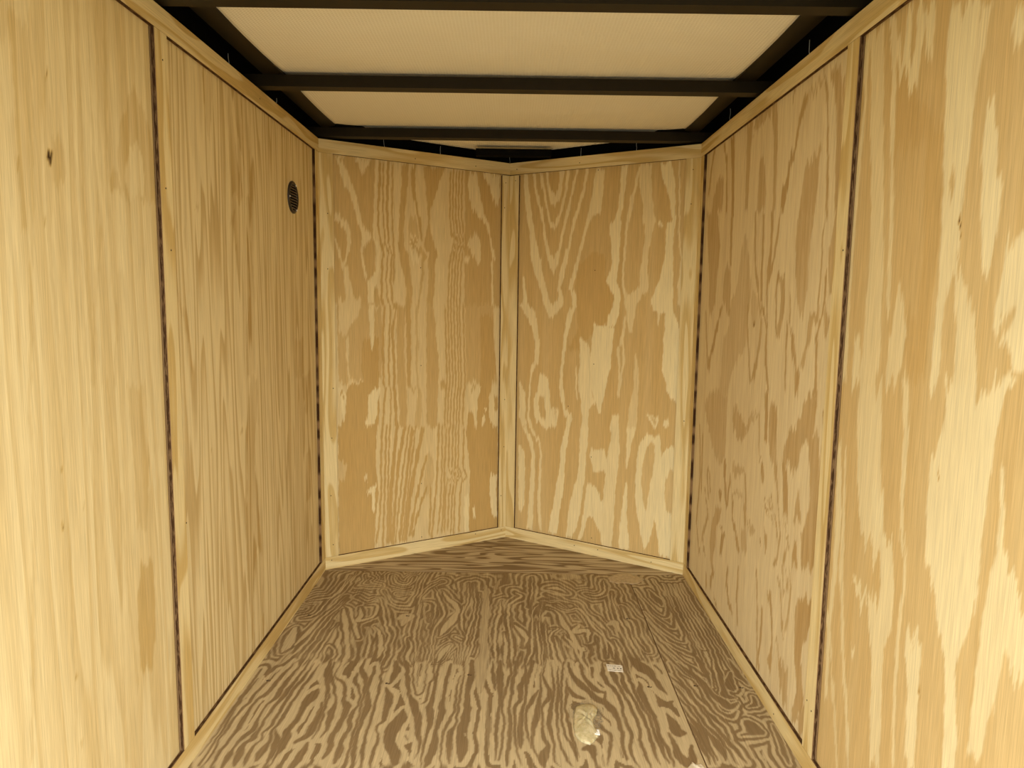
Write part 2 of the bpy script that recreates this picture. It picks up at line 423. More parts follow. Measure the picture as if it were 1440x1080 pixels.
FLOOR_GRAIN = '''
85 -574,-22,5 -588,-139,4 -605,-246,4 -658,-268,4 -686,-289,4
85 -591,-46,4 -601,-194,3 -617,-297,3 -630,-401,4 -669,-429,5
85 -563,-245,3 -586,-354,3 -605,-436,4 -617,-530,9 -634,-609,11
85 -552,-275,3 -570,-353,3 -592,-453,3 -601,-561,4 -614,-652,5 -642,-730,5
85 -562,-372,3 -578,-479,3 -585,-576,3 -594,-659,4 -609,-749,5
85 -560,-444,3 -564,-560,3 -571,-651,3 -579,-735,3 -582,-781,5
85 -540,-460,4 -549,-560,4 -551,-636,4 -554,-714,5 -558,-781,5
85 -668,-498,19 -657,-594,18 -660,-654,11
70 -550,-170,13 -521,-180,11
85 -521,-243,4 -479,-282,4 -441,-261,4 -409,-348,4 -395,-421,5 -372,-506,5 -356,-538,4 -354,-630,4 -349,-715,4
85 -555,-314,4 -522,-352,6 -501,-424,5 -474,-492,8 -453,-557,15
85 -493,-332,6 -478,-387,8 -478,-441,10 -436,-413,6 -434,-320,6 -473,-312,6
85 -546,-352,12 -525,-425,10 -501,-510,9 -475,-604,7 -459,-677,9 -466,-746,14
85 -532,-477,5 -512,-543,5 -506,-597,9 -486,-663,5 -487,-746,5
85 -518,-720,4 -536,-636,4 -530,-605,4 -504,-649,4 -499,-699,4 -490,-759,5
85 -437,-188,3 -402,-270,4 -374,-308,4 -328,-317,5 -315,-226,4 -311,-95,4 -303,-12,4
85 -463,-145,4 -526,-136,4 -511,-79,4
85 -537,-44,5 -511,-125,4
85 -425,-52,5 -407,-110,5 -359,-130,6 -347,-61,5
85 -385,-218,9 -342,-216,11
70 -348,-419,24 -319,-400,24 -328,-471,15
85 -417,-474,5 -385,-539,7 -368,-631,9 -368,-688,7
85 -433,-491,5 -410,-587,5 -402,-675,4 -403,-757,4
85 -288,-276,4 -281,-417,3 -277,-536,3 -259,-642,3 -249,-740,3
85 -293,-552,5 -277,-613,5 -280,-672,7 -261,-727,5
62 -67,-131,15 -59,-337,14 -60,-513,14 -52,-629,16 -59,-700,19 -56,-767,17 -55,-860,19
50 -31,-163,26 -15,-73,18
85 -238,-104,4 -268,-149,4 -288,-204,3 -295,-286,3 -285,-417,3 -283,-520,3 -261,-628,3 -249,-740,3
85 -254,-160,4 -231,-254,5 -199,-369,4 -212,-441,5 -223,-518,3 -216,-611,3 -219,-705,3 -229,-765,3
85 -288,-276,4 -245,-284,5 -231,-370,3 -234,-485,3
85 -247,-371,6 -244,-434,4
85 -226,-181,6 -192,-263,8 -167,-311,12 -155,-358,8 -176,-449,16 -198,-533,11
85 -148,-548,15 -128,-563,7
85 -159,-595,9 -177,-640,11 -191,-704,5
85 -135,-301,4 -139,-413,5 -119,-531,4
85 -134,-111,4 -125,-260,4 -138,-376,4
85 -112,-110,4 -99,-270,3 -97,-393,3 -109,-514,4 -116,-638,4 -112,-736,3
85 -86,-197,4 -83,-356,3 -85,-463,3 -90,-577,4 -99,-681,4 -104,-755,3
85 -7,-267,6 -13,-382,6 -23,-478,5 -20,-606,5 -17,-733,5
85 44,-193,6 65,-223,6 39,-265,5 19,-315,6 19,-443,4 28,-550,4 31,-649,6 28,-745,5
85 5,-511,5 13,-590,6 10,-663,6 15,-746,5
85 39,-451,5 62,-501,10 76,-549,7 68,-603,4
85 108,-45,5 104,-191,3 89,-313,3
85 141,-241,3 165,-271,3 199,-270,3 228,-327,3
85 152,-199,3 184,-230,3 232,-279,3
85 140,-262,3 128,-377,2 120,-474,2 128,-571,2 123,-674,3 116,-756,3
85 123,-292,3 104,-350,3 97,-458,3 94,-572,5 89,-647,4 66,-731,4
85 111,-405,3 111,-508,3 115,-617,4 112,-703,3 99,-763,5
85 142,-404,3 141,-523,3 143,-631,3 148,-729,3
85 154,-320,3 186,-347,4 199,-455,5 215,-488,4
85 154,-481,3 182,-472,3 152,-523,4 158,-616,5 164,-694,5 175,-748,3
85 195,-505,5 207,-553,7
85 158,-145,6 194,-144,11 230,-197,5
85 132,-257,3 185,-255,3 226,-266,3 260,-302,3 290,-406,3 317,-470,3 326,-551,4 317,-655,4
85 183,-292,4 221,-339,4 263,-326,5 299,-460,5 321,-522,4 340,-590,5 338,-663,4
85 251,-451,15 233,-494,10 273,-482,10 269,-563,6
85 194,-363,5 212,-463,7 238,-602,9 258,-620,6
85 251,-602,18 237,-657,11
85 197,-525,5 221,-584,6 232,-657,5 248,-726,6 241,-791,8
85 168,-536,5 176,-641,5 188,-711,6 199,-792,5
70 346,-437,15 372,-425,15 373,-489,10
85 384,-58,5 370,-171,5 338,-211,6 302,-200,5
85 397,-170,4 390,-298,4 394,-414,5 401,-519,5 407,-597,6 417,-670,5
85 411,-297,4 422,-390,5 435,-434,5 430,-518,5 445,-615,5
85 354,-551,7 360,-636,5 358,-706,4 371,-788,5
50 309,-75,14 287,-62,14
12 537,-151,4 552,-243,16 558,-292,10
12 488,-153,4 507,-282,4 532,-364,6 555,-375,7 578,-292,5 581,-203,4 574,-51,3
12 499,-245,4 514,-353,4 541,-420,6 561,-463,7 578,-386,5 581,-328,4 584,-163,4
12 486,-342,4 507,-443,4 540,-515,5 568,-554,5 585,-483,4 589,-339,4 592,-203,4
12 480,-400,4 503,-506,4 534,-584,5 580,-638,9 592,-573,4 593,-429,4 592,-254,4
12 478,-465,4 503,-575,4 533,-667,4 564,-717,6 583,-758,6 597,-674,4 602,-493,4
12 478,-537,4 501,-650,4 532,-743,4 562,-790,6
12 673,-91,3 667,-226,3 669,-383,3 672,-551,4 672,-731,5
12 650,-92,3 642,-265,3 647,-428,3 647,-590,5 628,-765,9
12 627,-93,3 623,-278,3 620,-439,3 621,-600,9
12 697,-61,3 698,-212,3 701,-359,4 700,-550,4 697,-747,4
12 605,-93,3 599,-291,3
12 655,-772,15 651,-827,8
10 -687,-758,10 -688,-882,5 -690,-965,5 -689,-1056,3 -695,-1147,4
10 -678,-803,5 -682,-864,4 -686,-905,6 -684,-981,4 -680,-1036,3 -681,-1102,3 -680,-1176,8
10 -633,-757,5 -646,-827,4 -657,-881,5 -659,-926,6 -671,-991,4 -671,-1036,4 -672,-1084,3 -668,-1133,4 -671,-1184,4
10 -600,-709,5 -616,-789,7 -625,-880,8 -642,-903,5 -645,-964,6 -647,-1006,9 -646,-1055,6 -646,-1093,4 -654,-1133,5 -651,-1188,5
10 -580,-708,4 -592,-813,8 -596,-891,8 -608,-931,4 -610,-994,4 -609,-1044,9 -620,-1078,6 -624,-1119,4 -626,-1141,10 -626,-1183,11
10 -561,-701,5 -569,-813,6 -579,-885,8 -586,-930,6 -589,-968,4 -593,-1024,5 -593,-1073,9 -606,-1101,6 -602,-1141,12 -600,-1175,12
10 -545,-721,3 -553,-812,6 -564,-873,6 -566,-924,6 -566,-973,5 -569,-1034,6 -577,-1053,3 -573,-1082,3 -580,-1109,4 -579,-1149,7 -575,-1182,4
10 -528,-720,3 -536,-799,5 -546,-890,5 -550,-956,6 -551,-1008,6 -556,-1048,5 -551,-1095,6 -556,-1131,11 -554,-1165,11
10 -549,-1043,4 -536,-1081,9 -533,-1117,8 -529,-1143,7 -528,-1177,4
10 -497,-859,10 -503,-894,19 -512,-939,11 -512,-992,9 -517,-1042,10 -515,-1094,14 -518,-1134,5 -516,-1181,4
10 -469,-916,9 -463,-970,9 -464,-1031,12 -469,-1065,11 -485,-1089,17
10 -456,-1093,11 -459,-1129,11 -464,-1168,11 -470,-1184,8
10 -490,-810,13 -460,-876,4 -458,-932,5 -448,-1016,4 -451,-1079,5
10 -500,-692,10 -490,-785,13 -471,-859,4 -458,-932,3 -446,-1001,3
10 -487,-705,10 -480,-785,5 -455,-846,5 -435,-915,4 -433,-969,12 -427,-1030,6 -432,-1074,4
10 -466,-719,4 -469,-791,3 -435,-821,5 -419,-875,6 -417,-909,6 -398,-936,12 -399,-1000,9 -405,-1059,9 -399,-1114,8 -404,-1149,11
10 -410,-770,8 -404,-814,7 -385,-856,4 -372,-930,4 -379,-979,8 -372,-1039,7 -378,-1086,7 -372,-1122,12 -375,-1166,11
10 -403,-689,7 -401,-750,8 -386,-789,10 -374,-814,7 -366,-913,4 -358,-968,4 -357,-1039,5 -351,-1104,4 -350,-1157,5 -355,-1182,4
10 -364,-729,14 -364,-813,7 -359,-873,6 -345,-940,12 -347,-1003,6 -345,-1067,6 -336,-1135,7 -332,-1177,4
10 -346,-674,4 -342,-755,4 -332,-843,5 -329,-913,4 -324,-998,5 -324,-1057,4 -317,-1130,6 -310,-1177,3
10 -313,-843,10 -295,-889,13 -295,-945,11 -292,-992,7 -303,-1018,4 -292,-1075,4 -293,-1143,5 -288,-1180,4
10 -307,-700,17 -300,-761,13 -307,-818,13
10 -282,-700,14 -262,-792,8 -247,-870,6 -227,-921,12 -211,-974,12 -199,-1040,9 -189,-1091,5 -193,-1145,4
10 -248,-949,9 -251,-986,18 -262,-1031,20 -262,-1084,17 -246,-1124,17 -234,-1163,27
10 -225,-1055,7 -220,-1074,4
10 -258,-699,3 -249,-779,3 -238,-841,3 -224,-879,3 -210,-858,3 -211,-809,3 -216,-698,3
10 -248,-671,4 -229,-840,3
10 -235,-712,10 -230,-778,5
10 -200,-684,7 -189,-784,4 -198,-821,4 -196,-898,4 -208,-926,4
10 -182,-697,10 -181,-802,5 -182,-880,6 -180,-953,12 -174,-1004,9 -177,-1054,4 -179,-1109,4 -176,-1170,3
10 -148,-717,14 -151,-795,7 -153,-880,6 -149,-952,11 -156,-1034,6 -155,-1091,11 -160,-1144,11 -168,-1174,7
10 -116,-775,5 -119,-867,4 -117,-935,4 -129,-1003,6 -138,-1062,4 -134,-1135,3 -130,-1177,3
10 -112,-695,4 -105,-788,3 -106,-873,4 -109,-961,4 -108,-1013,4 -120,-1043,9 -119,-1090,9 -112,-1160,5
10 -84,-694,17 -85,-787,12 -87,-860,8 -86,-934,12 -85,-992,15 -91,-1042,15 -87,-1098,17 -88,-1151,14
80 -84,-1047,6 -82,-1056,5
40 -31,-905,8 -27,-1011,7 -27,-1106,7
10 -25,-693,5 -20,-785,7 -14,-847,5
10 -4,-692,14 -2,-785,13 0,-864,8 1,-921,4 -7,-990,6 -7,-1069,5 -6,-1149,4
10 28,-677,6 28,-758,5 15,-846,5 7,-915,4 11,-990,4 9,-1049,4 2,-1149,8
10 45,-691,18 38,-771,7 32,-846,6 26,-915,4 26,-989,6 25,-1059,6 21,-1127,6 21,-1170,7
10 70,-676,5 68,-783,7 55,-833,10 54,-892,8 41,-925,6 38,-989,4 38,-1049,4 46,-1126,3 54,-1165,3
10 95,-689,16 79,-770,8 71,-839,5 66,-903,4 53,-979,8 52,-1067,9 52,-1100,6
10 103,-844,7 86,-891,8 69,-947,4 65,-989,4 70,-1048,4 77,-1104,3
10 117,-730,4 110,-844,4 101,-913,8 92,-978,11 85,-1028,7 80,-1085,4 93,-1138,3 103,-1168,3
10 134,-674,3 121,-769,3 132,-843,7 130,-884,8 109,-935,4 109,-1008,4 107,-1052,6 117,-1094,7 104,-1129,14 105,-1168,5
10 144,-688,4 149,-781,4 145,-843,5 135,-923,6 126,-977,8 126,-1027,6 132,-1084,4 129,-1138,3 141,-1167,3
10 167,-715,4 159,-830,5 150,-923,6 146,-987,4 145,-1056,3 151,-1102,4 164,-1145,4 173,-1166,3
10 186,-687,11 174,-780,4 165,-860,4 163,-922,4 158,-986,4 163,-1046,4 179,-1101,6 186,-1145,4
10 186,-780,4 180,-860,6 172,-922,4 173,-986,6 176,-1026,6 181,-1074,4 190,-1128,3
10 200,-686,11 204,-767,8 223,-816,13 243,-846,10 261,-881,13 283,-908,11 299,-952,12 303,-1003,6 302,-1071,5
10 233,-706,10 236,-779,7 260,-834,10 283,-857,8
10 189,-829,10 202,-865,11 226,-882,13
10 263,-719,17 260,-778,10
10 299,-684,5 290,-751,6 300,-808,7 318,-862,5 324,-929,4
10 316,-683,7 319,-764,8 330,-826,5 338,-861,5
10 243,-984,9 260,-1014,7 274,-1048,6 267,-1099,5 253,-1160,3
10 201,-1101,14 221,-1100,14 226,-1135,6 228,-1161,5
10 246,-1126,4 244,-1165,3
10 293,-1090,3 292,-1134,7
10 296,-692,4 296,-788,8 315,-854,8 320,-922,5 324,-1017,6 324,-1058,5 314,-1108,5 323,-1165,5
10 285,-847,8 280,-917,7 300,-962,9 304,-1029,7 299,-1086,5 301,-1140,13
10 312,-667,5 324,-764,8 329,-839,5 345,-935,6 352,-998,5 344,-1063,5 348,-1118,5 349,-1164,5
10 341,-674,9 344,-764,6 343,-824,8 355,-874,5 367,-954,7 371,-1016,5 371,-1085,6 372,-1149,5
10 352,-657,6 361,-763,6 365,-838,6 373,-901,6 384,-966,5 384,-1021,5 389,-1084,7 395,-1148,7
10 387,-801,10 383,-845,12 390,-914,10 398,-985,7 396,-1050,7 405,-1106,6 405,-1163,6
10 392,-673,30 413,-722,25 433,-769,12 443,-822,10 453,-865,5
10 450,-705,13 463,-745,8
10 432,-946,7 441,-990,15 443,-1026,18 462,-1037,14
10 423,-1038,11 424,-1095,10 431,-1137,17 451,-1137,13 465,-1083,14
10 496,-687,6 503,-767,5 517,-842,6 532,-904,5 548,-956,7 564,-1005,5 565,-1058,5
10 482,-752,8 507,-820,5 522,-884,5 531,-937,5 542,-994,6 553,-1041,7 566,-1091,7 576,-1144,5
10 522,-686,6 544,-735,8 569,-796,8 575,-847,8 596,-895,15 609,-915,10 634,-895,8
10 547,-685,8 557,-781,7 565,-869,5 576,-936,5 597,-955,9 618,-935,5
10 480,-798,6 494,-856,5 512,-924,5 523,-994,5 539,-1041,7 548,-1081,5 554,-1150,5
10 481,-864,5 494,-905,5 508,-970,4 519,-1036,6 531,-1081,14 532,-1135,5
10 481,-912,5 493,-970,5 504,-1013,11 508,-1087,5 512,-1135,5
10 482,-970,5 491,-1037,9 500,-1082,7 504,-1151,5
10 480,-1037,4 490,-1093,7 491,-1151,5
10 586,-650,17 590,-717,11 589,-765,6 587,-818,4
10 637,-683,11 627,-748,10 619,-817,8 614,-860,14 633,-874,12
10 662,-739,17 641,-809,16 644,-838,8
10 681,-665,5 682,-755,12 692,-800,6
10 686,-866,10 682,-900,8 655,-914,5
10 623,-1022,25 638,-997,18 648,-1021,11 596,-1040,7
10 692,-990,7 688,-1049,7 678,-1111,7 674,-1147,7
'''

NAILS = {
 'NL_top': [(-0.373, 0.198, 1.608), (-0.142, 0.337, 1.608)],
 'NR_top': [(0.279, 0.255, 1.612), (0.028, 0.406, 1.61), (0.676, 0.015, 1.608)],
 'NL_out': [(-0.674, 0.015, 1.371), (-0.677, 0.014, 1.167), (-0.665, 0.021, 0.715), (-0.672, 0.017, 0.522), (-0.678, 0.013, 0.295), (-0.673, 0.016, 0.097)],
 'NL_mid': [(-0.022, 0.41, 1.451), (-0.018, 0.413, 1.555), (-0.011, 0.417, 0.626), (-0.012, 0.416, 0.415), (-0.022, 0.41, 0.194)],
 'NR_mid': [(0.023, 0.41, 1.564)],
 'NR_out': [(0.677, 0.014, 1.548), (0.675, 0.015, 1.424), (0.681, 0.012, 1.273), (0.681, 0.012, 0.771), (0.682, 0.011, 0.609), (0.686, 0.009, 0.418)],
 'NL_base': [(-0.679, 0.013, 0.035), (-0.6, 0.061, 0.02), (-0.019, 0.412, 0.036), (-0.131, 0.344, 0.038)],
 'NR_base': [(0.295, 0.245, 0.027), (0.388, 0.189, 0.03), (0.588, 0.068, 0.025)],
 'NL_panel': [(-0.355, 0.22, 1.185), (-0.354, 0.221, 0.789), (-0.353, 0.222, 0.294), (-0.352, 0.222, 0.063)],
 'NR_panel': [(0.349, 0.224, 1.185), (0.354, 0.221, 0.805), (0.258, 0.279, 0.621), (0.354, 0.221, 0.417), (0.364, 0.215, 0.071), (0.351, 0.223, 1.579)],
 'L_top': [(-0.7, -0.605, 1.612)],
 'L_seam': [(-0.7, -1.17, 1.534), (-0.7, -1.179, 1.278), (-0.7, -1.167, 1.153), (-0.7, -1.148, 0.557)],
 'R_seam': [(0.7, -1.189, 1.171), (0.7, -1.16, 0.166), (0.7, -1.185, 0.155)],
 'R_base': [(0.7, -0.975, 0.019)],
 'L_base': [(-0.7, -1.025, 0.055)],
}
FLOOR_SCREWS =  [(-0.648, -0.816), (-0.316, -0.822), (-0.092, -0.771), (0.41, -0.821), (0.541, -0.812), (0.665, -0.818), (-0.652, -0.402), (-0.323, -0.397), (0.419, -0.395)]
[[0.9999001782235903, 0.00023721793786171444, -0.014127183586333004], [0.0014039017962671715, 0.9932430664029789, 0.11604412997715262], [0.014059254894141362, -0.11605237942436945, 0.993143586084995]]


# ------------------------------------------------------------------ node helpers
class NT:
    def __init__(self, name):
        self.m = bpy.data.materials.new(name)
        self.m.use_nodes = True
        self.n, self.l = self.m.node_tree.nodes, self.m.node_tree.links
        self.b = self.n['Principled BSDF']
    def new(self, t, **kw):
        n = self.n.new(t)
        for k, v in kw.items(): setattr(n, k, v)
        return n
    def link(self, a, b): self.l.new(a, b)
    def put(self, sock, v):
        if hasattr(v, 'is_output') or isinstance(v, bpy.types.NodeSocket): self.l.new(v, sock)
        else: sock.default_value = v
    def math(self, op, a, b=0.0, c=0.0, clamp=False):
        n = self.new('ShaderNodeMath', operation=op, use_clamp=clamp)
        for s, v in zip(n.inputs, (a, b, c)): self.put(s, v)
        return n.outputs[0]
    def mix(self, fac, a, b, mode='MIX'):
        n = self.new('ShaderNodeMix', data_type='RGBA', blend_type=mode)
        self.put(n.inputs['Factor'], fac)
        self.put(n.inputs[6], a); self.put(n.inputs[7], b)
        return n.outputs[2]
    def step(self, v, lo, hi, a=0.0, b=1.0):
        n = self.new('ShaderNodeMapRange', interpolation_type='SMOOTHSTEP')
        self.put(n.inputs[0], v)
        for s, x in zip(n.inputs[1:5], (lo, hi, a, b)): s.default_value = x
        return n.outputs[0]
    def lin(self, v, lo, hi, a=0.0, b=1.0):
        n = self.new('ShaderNodeMapRange')
        self.put(n.inputs[0], v)
        for s, x in zip(n.inputs[1:5], (lo, hi, a, b)): s.default_value = x
        return n.outputs[0]
    def uv(self, scale, offset=(0, 0, 0)):
        if not hasattr(self, 'uvn'):
            self.uvn = self.new('ShaderNodeUVMap', uv_map='grain_map')
        m = self.new('ShaderNodeMapping')
        self.link(self.uvn.outputs[0], m.inputs[0])
        m.inputs['Scale'].default_value = scale
        m.inputs['Location'].default_value = offset
        return m.outputs[0]
    def noise(self, vec, detail=2.0, rough=0.5, dist=0.0):
        n = self.new('ShaderNodeTexNoise')
        n.inputs['Scale'].default_value = 1.0
        n.inputs['Detail'].default_value = detail
        n.inputs['Roughness'].default_value = rough
        n.inputs['Distortion'].default_value = dist
        self.link(vec, n.inputs['Vector'])
        return n.outputs[0]
    def bump(self, h, strength, dist=0.002):
        n = self.new('ShaderNodeBump')
        n.inputs['Strength'].default_value = strength
        n.inputs['Distance'].default_value = dist
        self.put(n.inputs['Height'], h)
        self.link(n.outputs[0], self.b.inputs['Normal'])

def rgba(c): return (c[0], c[1], c[2], 1.0)

def sheet_wood(name, light, dark, seed, tint=(1, 1, 1), fine=0.3, stripes=0.0, sharp=0.0, gain=1.0, fibre=0.14, attr=True,
               scale=1.0, sfreq=12.0, cfreq=7.0, cscale=(14, 1.3), rough=0.62):
    """rotary-cut plywood: latewood / earlywood figure from the 'grain' field of the sheet plus fibre noise"""
    t = NT(name)
    o = (seed * 3.17, seed * 1.91, seed * 0.77)
    nf = t.noise(t.uv((650 * scale, 12 * scale, 1), o), 2)
    nm = t.noise(t.uv((110 * scale, 2.6 * scale, 1), o), 3)
    nb = t.noise(t.uv((7, 1.6, 1), o), 2)
    if attr:
        a = t.new('ShaderNodeAttribute', attribute_name='grain')
        g = a.outputs['Fac']
    else:
        nc = t.noise(t.uv((cscale[0], cscale[1], 1), o), 1.5, 0.4, 0.4)
        ph = t.math('FRACT', t.math('MULTIPLY', nc, cfreq))
        g = t.math('MULTIPLY', t.step(ph, 0.12, 0.6), t.math('SUBTRACT', 1.0, t.step(ph, 0.86, 0.98)))
    g0 = g
    k = t.math('ADD', g, t.math('MULTIPLY', t.math('SUBTRACT', nm, 0.5), fine))
    k = t.math('ADD', k, t.math('MULTIPLY', t.math('SUBTRACT', nf, 0.5), fine * 0.6))
    if stripes > 0:
        # fine straight growth lines
        nw = t.noise(t.uv((9, 0.42, 1), (o[1], o[0], 0)), 2)
        sp = t.math('FRACT', t.math('MULTIPLY', nw, sfreq))
        ln = t.math('MULTIPLY', t.step(sp, 0.0, 0.75), t.math('SUBTRACT', 1.0, t.step(sp, 0.88, 1.0)))
        k = t.math('ADD', k, t.math('MULTIPLY', t.math('SUBTRACT', ln, 0.5), stripes))
    if gain != 1: k = t.math('MULTIPLY_ADD', k, gain, 0.5 - 0.5 * gain)
    if sharp > 0:
        k = t.step(k, 0.5 - sharp, 0.5 + sharp)
    k = t.math('MAXIMUM', t.math('MINIMUM', k, 1.0), 0.0)
    c = t.mix(k, rgba(dark), rgba(light))
    c = t.mix(t.lin(nb, 0.3, 0.7, 0.0, 0.18), c, rgba([x * y for x, y in zip([(l + d) / 2 for l, d in zip(light, dark)], tint)]))
    f = t.lin(nf, 0.25, 0.75, 1.0 - fibre, 1.0 + fibre)
    vm = t.new('ShaderNodeVectorMath', operation='SCALE')
    t.put(vm.inputs[0], c); t.put(vm.inputs['Scale'], f)
    c = vm.outputs[0]
    if attr:
        kn = t.math('MULTIPLY', g0, -1.0, clamp=True)
        c = t.mix(kn, c, (0.045, 0.02, 0.008, 1))
    t.put(t.b.inputs['Base Color'], c)
    t.b.inputs['Roughness'].default_value = rough
    t.b.inputs['Specular IOR Level'].default_value = 0.08
    t.bump(nf, 0.06, 0.0006)
    return t.m

PALE = (0.80, 0.62, 0.345)
TAN = (0.62, 0.395, 0.170)
M = {}
M['LN'] = sheet_wood('pine_plywood_pale_straight', (0.80, 0.680, 0.385), (0.56, 0.395, 0.148), 1, fine=0.26, stripes=0.40, sfreq=7.0)
M['LF'] = sheet_wood('pine_plywood_lined', (0.79, 0.665, 0.375), (0.51, 0.350, 0.130), 2, fine=0.26, stripes=0.85, sfreq=13.0)
M['RN'] = sheet_wood('pine_plywood_flamed', (0.82, 0.710, 0.420), (0.575, 0.385, 0.142), 3, fine=0.20, gain=1.1)
M['RF'] = sheet_wood('pine_plywood_mottled', (0.81, 0.690, 0.425), (0.52, 0.350, 0.142), 4, fine=0.24, stripes=0.12, gain=1.5)
M['NL'] = sheet_wood('pine_plywood_ribbed', (0.84, 0.710, 0.395), (0.57, 0.380, 0.135), 5, fine=0.18, tint=(1.0, 0.98, 0.95), gain=1.5)
M['NR'] = sheet_wood('pine_plywood_cathedral', (0.86, 0.735, 0.415), (0.60, 0.400, 0.142), 6, fine=0.16, gain=1.15)
M['strip'] = [sheet_wood('pine_strip_%s' % n, (0.80, 0.670, 0.360), (0.63, 0.460, 0.180), 11 + i, attr=False, fine=0.3, cfreq=5.0, cscale=(16, 1.6))
              for i, n in enumerate(('plain', 'wavy', 'streaked', 'curly', 'knotty'))]
FL_LIGHT, FL_DARK = (0.545, 0.44, 0.255), (0.225, 0.152, 0.072)
M['floor'] = sheet_wood('weathered_floor_plywood', FL_LIGHT, FL_DARK, 21, fine=0.50, sharp=0.38, fibre=0.18, rough=0.85)
M['floor_nose'] = sheet_wood('weathered_floor_plywood_cross', (0.54, 0.44, 0.275), (0.225, 0.155, 0.078), 27, attr=False, fine=0.30, gain=1.3, cfreq=9.0, cscale=(15, 2.0), rough=0.85)

def edge_mat(name, long_dash):
    t = NT(name)
    sep = t.new('ShaderNodeSeparateXYZ'); t.link(t.uv((1, 1, 1)), sep.inputs[0])
    core = t.math('SUBTRACT', 1.0, t.step(t.math('ABSOLUTE', t.math('SUBTRACT', sep.outputs['X'], 0.005)), 0.0028, 0.0040))
    n1 = t.noise(t.uv((260, 34, 1)), 3, 0.6)
    n2 = t.noise(t.uv((60, 7, 1), (4, 2, 0)), 3, 0.7)
    c = t.mix(n2, (0.34, 0.22, 0.105, 1), (0.20, 0.115, 0.05, 1))
    if long_dash:                                        # voids and dark glue in the core ply
        n3 = t.noise(t.uv((1, 15, 1), (7, 3, 0)), 1, 0.4)
        dash = t.step(n3, 0.40, 0.56)
        c = t.mix(t.lin(dash, 0, 1, 0.15, 0.97), c, (0.045, 0.020, 0.008, 1))
    else:
        dash = t.step(n1, 0.36, 0.54)
        c = t.mix(t.math('MULTIPLY', core, t.lin(dash, 0, 1, 0.45, 1.0)), c, (0.05, 0.024, 0.010, 1))
    t.put(t.b.inputs['Base Color'], c)
    t.b.inputs['Roughness'].default_value = 0.8
    t.b.inputs['Specular IOR Level'].default_value = 0.05
    return t.m
M['edge'] = edge_mat('plywood_edge_plies', False)
M['edge_dashed'] = edge_mat('plywood_edge_with_voids', True)

def plain(name, col, rough=0.5, metal=0.0, noise=0.0, nscale=40, spec=0.3):
    t = NT(name)
    if noise:
        tcn = t.new('ShaderNodeTexCoord')
        n = t.new('ShaderNodeTexNoise'); n.inputs['Scale'].default_value = nscale; n.inputs['Detail'].default_value = 3
        t.link(tcn.outputs['Object'], n.inputs['Vector'])
        c = t.mix(n.outputs[0], rgba([x * (1 - noise) for x in col]), rgba([x * (1 + noise) for x in col]))
        t.put(t.b.inputs['Base Color'], c)
    else:
        t.b.inputs['Base Color'].default_value = rgba(col)
    t.b.inputs['Roughness'].default_value = rough
    t.b.inputs['Specular IOR Level'].default_value = spec
    t.b.inputs['Metallic'].default_value = metal
    return t.m
M['black_steel'] = plain('black_painted_steel', (0.019, 0.0145, 0.0075), 0.42, 0, 0.2, 30, 0.12)
M['skin'] = plain('dark_outer_skin', (0.006, 0.006, 0.006), 0.8, 0, 0.2, 20, 0.02)
M['nail'] = plain('dark_nail_head', (0.03, 0.018, 0.01), 0.5, 0.6)
M['screw'] = plain('worn_floor_screw', (0.10, 0.065, 0.035), 0.5, 0.5)
M['vent'] = plain('dark_bronze_vent', (0.035, 0.025, 0.016), 0.4, 0.0, 0.2, 60)
M['slat'] = plain('bronze_louvre_highlight', (0.16, 0.12, 0.08), 0.4, 0.0, 0.1, 60)  # lighter than the flange: highlights on the slats painted into their colour
M['chrome'] = plain('bright_screw', (0.85, 0.85, 0.82), 0.3, 0.0, 0, 40, 0.6)
M['sliver'] = plain('pale_sliver', (0.75, 0.78, 0.75), 0.5)
M['paper'] = plain('off_white_paper', (0.80, 0.76, 0.66), 0.6, 0, 0.05, 50)
M['print'] = plain('grey_print', (0.16, 0.15, 0.13), 0.6)

def fabric_mat():
    t = NT('woven_white_ceiling_fabric')
    w1 = t.new('ShaderNodeTexWave', bands_direction='X'); w2 = t.new('ShaderNodeTexWave', bands_direction='Y')
    for w, sc in ((w1, 38.0), (w2, 38.0)):
        w.inputs['Scale'].default_value = sc; w.inputs['Distortion'].default_value = 0.6
        w.inputs['Detail'].default_value = 1.0; w.inputs['Detail Scale'].default_value = 0.6
        t.link(t.uv((1, 1, 1)), w.inputs['Vector'])
    h = t.math('MAXIMUM', w1.outputs['Fac'], w2.outputs['Fac'])
    n = t.noise(t.uv((5, 9, 1)), 3)
    c = t.mix(h, (0.90, 0.87, 0.73, 1), (0.98, 0.96, 0.84, 1))
    c = t.mix(t.lin(n, 0.35, 0.7, 0, 0.25), c, (0.93, 0.89, 0.73, 1))
    t.put(t.b.inputs['Base Color'], c)
    t.b.inputs['Roughness'].default_value = 0.6
    t.b.inputs['Specular IOR Level'].default_value = 0.3
    t.bump(h, 0.5, 0.0015)
    return t.m
M['fabric'] = fabric_mat()

